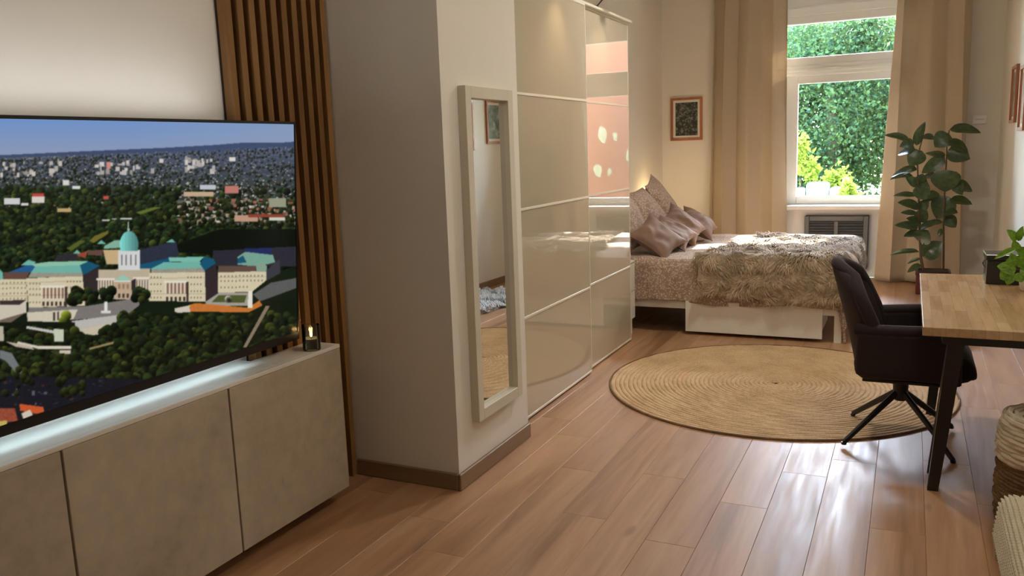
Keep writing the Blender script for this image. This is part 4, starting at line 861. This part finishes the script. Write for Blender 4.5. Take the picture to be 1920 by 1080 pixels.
for (bx, by, tx, ty, Y, w_) in ((1905, 452, 1892, 430, 4.47, 0.05), (1909, 452, 1916, 425, 4.47, 0.035), (1905, 466, 1864, 483, 4.44, 0.03), (1904, 500, 1897, 476, 4.40, 0.05), (1905, 507, 1872, 497, 4.39, 0.07), (1900, 508, 1876, 522, 4.38, 0.075), (1899, 511, 1888, 533, 4.37, 0.05), (1906, 512, 1918, 528, 4.38, 0.06), (1908, 500, 1926, 482, 4.42, 0.06), (1910, 480, 1930, 465, 4.46, 0.06), (1910, 470, 1900, 452, 4.46, 0.04), (1912, 505, 1938, 508, 4.42, 0.07), (1925, 450, 1940, 428, 4.52, 0.06), (1940, 470, 1960, 450, 4.55, 0.06), (1908, 492, 1888, 488, 4.42, 0.05)):
    leaf(dp, BRT, dpx(bx, by, Y), dpx(tx, ty, Y-0.02), w_, (q.uniform(-0.5, 0.3), -1, q.uniform(0.2, 1.0)), O)

# ------------------------------------------------------------------ rubber plant
rp = thing('rubber_plant', 'tall two stemmed rubber plant in a wine red pot by the curtain', 'plant', (0.235, 8.82, 0)); O = rp.location
MB(O).box(0.092, 0.380, 8.675, 8.965, 0.0, 0.205, 0.012, 2).build('pot', M['terracotta'], rp, smooth=True)
MB(O).box(0.084, 0.388, 8.667, 8.973, 0.190, 0.216, 0.006, 2).build('pot_rim', M['terracotta'], rp, smooth=True)
MB(O).box(0.105, 0.367, 8.69, 8.95, 0.2165, 0.222, 0.002, 1).build('soil', M['soil'], rp)
def cpx(x, y, Y=8.82): return at(1620+x/3.177, 220+y/3.177, 1, Y)
MB(O).tube([cpx(352, 915), cpx(340, 840), cpx(333, 720), cpx(328, 600), cpx(326, 480), cpx(318, 300), cpx(318, 220), cpx(335, 185)], [0.014, 0.013, 0.012, 0.011, 0.010, 0.008, 0.006, 0.004], 8).build('stem', M['stem'], rp, smooth=True)
MB(O).tube([cpx(473, 915), cpx(475, 780), cpx(474, 640), cpx(481, 440), cpx(489, 300), cpx(494, 170), cpx(508, 75)], [0.009, 0.009, 0.008, 0.008, 0.007, 0.006, 0.004], 8).build('stem', M['stem'], rp, smooth=True)
MB(O).tube([cpx(330, 190), cpx(342, 150), cpx(352, 120)], [0.006, 0.005, 0.004], 6).build('stem', M['stem'], rp, smooth=True)
LV = [(270,142,138,85,42,'u'),(312,168,349,28,46,'s'),(300,150,212,162,54,'u'),(305,192,195,206,50,'u'),(346,200,268,280,86,'f'),(348,112,418,118,34,'u'),(318,312,155,328,52,'u'),(292,348,158,350,26,'u'),(320,412,256,345,42,'f'),(322,405,352,343,60,'f'),(322,487,374,392,72,'f'),(312,470,176,448,30,'u'),(330,542,218,490,54,'u'),(312,578,220,555,30,'u'),(330,548,378,500,52,'f'),(318,612,372,560,64,'f'),(322,662,190,624,46,'u'),(342,642,268,590,52,'u'),(330,668,432,610,42,'u'),(342,690,238,694,42,'u'),(328,742,374,676,86,'f'),(330,802,160,796,26,'u'),(350,830,458,745,88,'f'),(340,842,255,862,16,'u'),(342,882,250,912,32,'u'),
      (510,72,692,64,54,'u'),(508,98,424,170,84,'f'),(500,140,632,198,48,'u'),(494,200,630,242,78,'f'),(480,242,368,192,44,'u'),(482,240,348,328,62,'f'),(492,312,480,440,122,'f'),(432,352,335,345,38,'u'),(545,398,656,424,62,'u'),(540,380,582,458,52,'f'),(510,492,642,498,48,'u'),(506,472,428,598,108,'f'),(480,572,548,556,44,'u'),(488,590,545,652,58,'f'),(440,448,382,472,38,'u'),(470,624,350,632,32,'u'),(470,664,440,708,26,'f'),(402,470,352,492,40,'f'),(380,790,440,830,60,'f')]
q = random.Random(4)
for (bx, by, tx, ty, w_, k_) in LV:
    Y0_ = 8.82+q.uniform(-0.03, 0.03); dY = q.uniform(-0.10, 0.10) if k_ == 'u' else -0.05
    b_, t_ = cpx(bx, by, Y0_), cpx(tx, ty, Y0_+dY); wm = w_/3.177*8.82/F_PX*1.18
    fc = (q.uniform(-0.3, 0.3), -0.75, 1.0) if k_ == 'u' else (q.uniform(-0.4, 0.4), -1, 0.35) if k_ == 'f' else (-0.5, -1, 0.1)
    leaf(rp, RUB, b_, t_, wm if k_ != 'u' else wm*1.25, fc, O)

# ------------------------------------------------------------------ swivel chair
chr_ = thing('desk_chair', 'dark brown velvet swivel armchair tucked under the desk', 'chair', (0.0, 4.40, 0)); O = (0, 0, 0)
def back_fn(u, v):
    a = u*2-1; hw = 0.255*(1-0.10*v)*(1-max(0, (v-0.62)/0.38)**2.6*0.42); z = 0.385+0.505*v-0.055*abs(a)**2.2*max(0, (v-0.5)/0.5)
    y = a*hw; cv = 0.13*(1-0.35*v)*abs(a)**2.2
    return (-0.185-0.125*v**1.15+cv, y, z)
MB().grid(back_fn, 18, 18).build('backrest', M['velvet'], chr_, smooth='all', solid=0.06, sub=1, offset=0)
rim = [back_fn(0, v/20) for v in range(4, 21)]+[back_fn(u/16, 1) for u in range(1, 16)]+[back_fn(1, v/20) for v in range(20, 3, -1)]
MB().tube([(x-0.0, y, z) for (x, y, z) in rim], 0.0315, 10).build('back_edge', M['velvet'], chr_, smooth=True)
for s_ in (-1, 1):
    path = []
    def arm_fn(u, v):
        x = -0.20+0.42*u; z = 0.375+v*(0.245-0.085*max(0, (u-0.70)/0.30)**2.2)-0.02*(1-u)*v; y = s_*(0.262+0.022*v-0.05*(1-u)**3)
        return (x, y, z)
    MB().grid(arm_fn, 12, 8).build('armrest', M['velvet'], chr_, smooth='all', solid=0.058, sub=1, offset=0)
    top = [arm_fn(u/14, 1) for u in range(15)]+[arm_fn(1, v/8) for v in range(7, -1, -1)]
    MB().tube(top, 0.030, 10).build('arm_piping', M['velvet'], chr_, smooth=True)
def seat_prof(x):
    return 0.0
mb = MB().box(-0.21, 0.315, -0.245, 0.245, 0.348, 0.488, 0.062, 4)
st_ = mb.build('seat', M['velvet'], chr_, smooth='all')
for v_ in st_.data.vertices:
    x, y, z = v_.co; k = max(0, (x-0.05)/0.265); v_.co.z += 0.020*(1-(y/0.25)**2)*(z > 0.4)-0.025*k*k*(z > 0.4)+0.02*k*(z < 0.4); 
MB().box(-0.17, 0.17, -0.20, 0.20, 0.338, 0.352, 0.004, 2).build('seat_pan', M['black_steel'], chr_, smooth=True)
MB().lathe([(0.0, 0.205), (0.028, 0.205), (0.034, 0.215), (0.036, 0.30), (0.038, 0.332), (0.07, 0.336), (0.0, 0.338)], n=24).build('swivel_column', M['black_steel'], chr_, smooth=True)
for (x, y) in ((-0.242, -0.212), (-0.228, 0.268), (0.242, 0.212), (0.232, -0.262)):
    rz = 0.014 if (x < 0 or y > 0) else 0.002
    L = MB().tube([(x*0.06, y*0.06, 0.246), (x*0.55, y*0.55, 0.132), (x, y, rz+0.012)], [0.014, 0.0125, 0.011], 8, squash=1.2).build('leg', M['black_steel'], chr_, smooth=True)
    MB().lathe([(0, 0), (0.012, 0), (0.013, 0.012), (0, 0.013)], (x, y, rz), 12).build('foot_pad', M['black_plastic'], L, smooth=True)

# ------------------------------------------------------------------ woven basket
bk = thing('woven_basket', 'seagrass basket with a cream rope upper half by the desk', 'basket', (0.562, 3.60, 0))
def coil(r, z, t_, mat_, seed):
    q = random.Random(seed); ph = q.uniform(0, 6); n = 64
    MB().tube([((r+0.0035*sin(5*g+ph)+0.0025*sin(17*g+ph*2))*cos(g), (r+0.0035*sin(5*g+ph)+0.0025*sin(17*g+ph*2))*sin(g), z+0.002*sin(7*g+ph)) for g in [2*pi*k/n for k in range(n)]], t_, 7, closed=True).build('coil', mat_, bk, smooth=True)
MB().lathe([(0.0, 0.004), (0.19, 0.004), (0.198, 0.02), (0.202, 0.25), (0.188, 0.40), (0.18, 0.40), (0.19, 0.25), (0.19, 0.02), (0, 0.014)], n=40).build('lining', M['seagrass'], bk, smooth=True)
for k in range(17): coil(0.198+0.010*sin(k/17*pi), 0.012+k*0.0145, 0.0095, M['seagrass'], k)
for k in range(10):
    t_ = k/9; coil(0.206-0.016*t_**2.5, 0.262+k*0.0168, 0.0110, M['cotton_rope'], 50+k)
coil(0.172, 0.423, 0.011, M['cotton_rope'], 70); coil(0.155, 0.415, 0.010, M['cotton_rope'], 71)
for k in range(7): coil(0.138-0.018*k, 0.405-0.002*k, 0.0105, M['cotton_rope'], 72+k)

# ------------------------------------------------------------------ bench with knitted throw, lower right corner
bn = thing('bench', 'low beige bench on wooden legs under the knitted throw', 'bench', (0.555, 2.50, 0)); O = bn.location
MB(O).box(0.335, 0.765, 2.05, 2.93, 0.17, 0.315, 0.03, 3).build('seat', M['bench_fabric'], bn, smooth=True)
for (x, y) in ((0.345, 2.87), (0.71, 2.87), (0.345, 2.08), (0.71, 2.08)): MB(O).box(x, x+0.04, y, y+0.04, 0, 0.172, 0.004, 1).build('leg', M['bench_wood'], bn)
kt = thing('knitted_throw', 'chunky cream knitted throw hanging over the bench corner', 'throw', (0.5, 2.6, 0.33))
krc = (0.355, 0.90, 1.0, 2.915)
def knit_f(a, b):
    x = 0.355-0.175+0.70*a*0.9; x = np.minimum(x, 0.90); y = 2.12+1.02*b-0.10*a
    P_ = drape(x, y, krc, 0.352, 0.05, 0.10); g = 21*a*2*pi
    rib = 0.0065*np.abs(np.sin(g))+0.0014*np.sin(b*2*pi*56)*np.sign(np.sin(g/2+0.3)); n = wob(x, y, 9, 4, 17)
    P_[..., 2] += rib*np.clip((P_[..., 2]-0.28)/0.05, 0.2, 1)+0.016*n*np.clip((P_[..., 2]-0.26)/0.08, 0, 1); P_[..., 0] -= rib*(x < krc[0])*1.2; P_[..., 1] += (rib*1.2+0.02*np.abs(n))*(y > krc[3])
    return P_
na, nb = 300, 200; A_, B_ = np.meshgrid(np.linspace(0, 1, na+1), np.linspace(0, 1, nb+1)); idx = np.arange((na+1)*(nb+1)).reshape(nb+1, na+1)
o = fast_mesh('knit', knit_f(A_, B_).reshape(-1, 3)-np.array(kt.location), np.stack([idx[:-1, :-1], idx[:-1, 1:], idx[1:, 1:], idx[1:, :-1]], -1).reshape(-1, 4), M['knit'], kt, True)
md = o.modifiers.new('thickness', 'SOLIDIFY'); md.thickness = 0.008; md.offset = -1

# ------------------------------------------------------------------ unseen ceiling lamps, added as fill light for the room
cl_ = thing('fill_ceiling_lamp', 'unseen round white ceiling lamp added as fill above the jute rug', 'lamp', (-0.75, 5.25, ZC)); O = cl_.location
MB().lathe([(0.0, 0.0), (0.07, 0.0), (0.07, -0.02), (0.0, -0.02)], n=28).build('canopy', M['white_plastic'], cl_, smooth=True)
MB().lathe([(0.0, -0.02), (0.10, -0.025), (0.20, -0.05), (0.24, -0.075), (0.235, -0.08), (0.0, -0.07)], n=36).build('lamp_shade', M['white_plastic'], cl_, smooth=True)
lamp('ceiling_fill_light', 'SPOT', (-0.75, 5.25, ZC-0.12), 95, (1.0, 0.95, 0.87), cl_, shadow_soft_size=0.12, spot_size=radians(156), spot_blend=0.6)  # invented source, brightens the bed zone and the right wall
cl2 = thing('fill_ceiling_lamp', 'unseen round white ceiling lamp added as fill for the television end', 'lamp', (0.2, 2.7, ZC))
MB().lathe([(0.0, 0.0), (0.07, 0.0), (0.07, -0.02), (0.0, -0.02)], n=28).build('canopy', M['white_plastic'], cl2, smooth=True)
MB().lathe([(0.0, -0.02), (0.10, -0.025), (0.20, -0.05), (0.24, -0.075), (0.235, -0.08), (0.0, -0.07)], n=36).build('lamp_shade', M['white_plastic'], cl2, smooth=True)
lamp('ceiling_fill_light', 'POINT', (0.2, 2.7, ZC-0.24), 24, (1.0, 0.93, 0.84), cl2, shadow_soft_size=0.12)  # added source, lights the cabinet fronts and only grazes the pier

# ------------------------------------------------------------------ outside
GZ = -0.5
gr = tag(MB().box(-30, 30, YB+0.36, 45, GZ-0.2, GZ).build('ground', M['grass']), 'sunlit garden ground outside the window', 'ground', kind='structure')
def crown(name, parent, c, rad, n, size, mat_, seed, shell=0.55):
    rs = np.random.RandomState(seed); nc = max(6, n//260); cc = rs.randn(nc, 3); cc /= np.linalg.norm(cc, axis=1)[:, None]; cc *= (shell+(1-shell)*rs.rand(nc)**0.5)[:, None]*0.82
    k = rs.randint(0, nc, n); p = cc[k]+rs.randn(n, 3)*0.13; p = p*np.array(rad)+np.array(c)
    d = rs.randn(n, 3); d /= np.linalg.norm(d, axis=1)[:, None]; up = rs.randn(n, 3)*0.7+np.array((0, -0.3, 0.8)); s_ = np.cross(d, up); s_ /= np.linalg.norm(s_, axis=1)[:, None]+1e-9
    L = size*(0.6+0.8*rs.rand(n))[:, None]; nn = np.cross(s_, d)
    V = np.stack([p, p+d*L*0.5+s_*L*0.32+nn*L*0.08, p+d*L, p+d*L*0.5-s_*L*0.32+nn*L*0.08], 1).reshape(-1, 3); kk = np.arange(n)[:, None]*4
    o = fast_mesh(name, V-np.array(parent.location), np.concatenate([kk+np.array([[0, 1, 2]]), kk+np.array([[0, 2, 3]])], 1).reshape(-1, 3), mat_, parent); o['kind'] = 'stuff'; return o
def tree(x, y, h, rad, n, size, mat_, seed, label, base=0.6):
    rt = thing('garden_tree', label, 'tree', (x, y, GZ), group='garden trees outside the window'); O = rt.location
    MB(O).tube([(x, y, GZ), (x+0.05, y, GZ+h*0.3), (x-0.05, y+0.05, GZ+h*0.6), (x, y, GZ+h*0.9)], [0.14, 0.11, 0.08, 0.03], 8).build('trunk', M['bark'], rt, smooth=True)
    crown('foliage', rt, (x, y, GZ+base+(h-base)/2), (rad, rad*0.8, (h-base)/2), n, size, mat_, seed)
tree(-1.30, 16.2, 4.5, 1.75, 34000, 0.075, M['tree_leaf'], 1, 'dense green tree filling the window centre')
tree(-3.6, 17.0, 4.5, 1.8, 14000, 0.10, M['tree_leaf'], 2, 'dense green tree outside behind the left curtain')
tree(-2.4, 20.0, 5.1, 2.3, 26000, 0.10, M['tree_leaf_pale'], 3, 'tall pale tree behind the nearer garden trees')
tree(-0.5, 21.5, 5.3, 1.7, 16000, 0.10, M['tree_leaf_pale'], 4, 'tall pale tree behind, toward the salmon house')
tree(-5.6, 20.5, 5.1, 2.2, 9000, 0.14, M['tree_leaf_pale'], 5, 'pale tree farthest left in the garden')
def shrub(x, y, h, rad, n, seed, label):
    rt = thing('garden_shrub', label, 'shrub', (x, y, GZ), group='yellow green garden shrubs'); MB(rt.location).tube([(x, y, GZ), (x, y, GZ+h*0.7)], [0.03, 0.015], 6).build('stem', M['bark'], rt)
    crown('foliage', rt, (x, y, GZ+h*0.62), (rad, rad*0.8, h*0.42), n, 0.09, M['shrub_leaf'], seed)
shrub(-1.52, 13.45, 2.02, 0.25, 2000, 21, 'tall yellow green shrub at the left edge of the window')
shrub(-0.78, 12.25, 1.40, 0.26, 2200, 24, 'small yellow green shrub growing in front of the pale garden wall')
shrub(-1.05, 13.40, 1.66, 0.34, 2400, 22, 'low yellow green shrub spilling over the pale garden wall')
shrub(-2.4, 13.5, 1.9, 0.5, 1800, 23, 'yellow green shrub hidden mostly by the left curtain')
gw = thing('garden_wall', 'bright pale stone garden wall below the shrubs', 'wall', (-2.2, 12.9, GZ)); O = gw.location
q = random.Random(9)
for r_ in range(5):
    x = -3.6+(r_ % 2)*0.16; xe = -0.66-0.03*r_
    while x < xe-0.08:
        x1_ = min(x+q.uniform(0.16, 0.34), xe); MB(O).box(x+0.006, x1_-0.006, 12.75+q.uniform(-0.05, 0.05), 13.0, GZ+r_*0.29, GZ+r_*0.29+(0.282 if r_ < 4 else q.uniform(0.12, 0.3)), 0.045, 2).build('stone', M['garden_stone'], gw); x = x1_
nb_ = thing('neighbour_house', 'salmon rendered neighbouring house seen reflected in the wardrobe', 'building', (4.4, 19.0, GZ)); O = nb_.location
MB(O).box(1.75, 7.0, 11.2, 27.0, GZ, 4.6).build('wall', M['salmon'], nb_)
MB(O).box(1.30, 7.2, 11.0, 27.2, 4.6, 4.8, 0.02, 1).build('roof', M['bench_wood'], nb_)  # eaves extended outward to shade the upper facade
for (y, z, s_) in ((15.9, 1.75, 0.22), (16.7, 1.7, 0.12), (15.6, 1.05, 0.18), (16.3, 1.0, 0.1), (17.6, 1.3, 0.15)):
    q = random.Random(int(y*10)); poly = [(y+s_*1.6*cos(g)*q.uniform(0.6, 1.1), z+s_*sin(g)*q.uniform(0.6, 1.1)) for g in [k*2*pi/11 for k in range(11)]]
    n = len(poly); MB(O).add([(1.75, a, b) for a, b in poly]+[(1.744, a, b) for a, b in poly], [tuple(range(n)), tuple(range(n, 2*n))]+[(i, (i+1) % n, n+(i+1) % n, n+i) for i in range(n)]).build('bare_patch', M['cream_patch'], nb_)
for y in (12.4, 21.5, 24.2):
    f_ = MB(O).box(1.70, 1.752, y, y+1.0, 1.2, 2.8, 0.01, 1).build('window', M['white_trim'], nb_); MB(O).box(1.69, 1.701, y+0.08, y+0.92, 1.28, 2.72).build('pane', M['dark_glass'], f_)
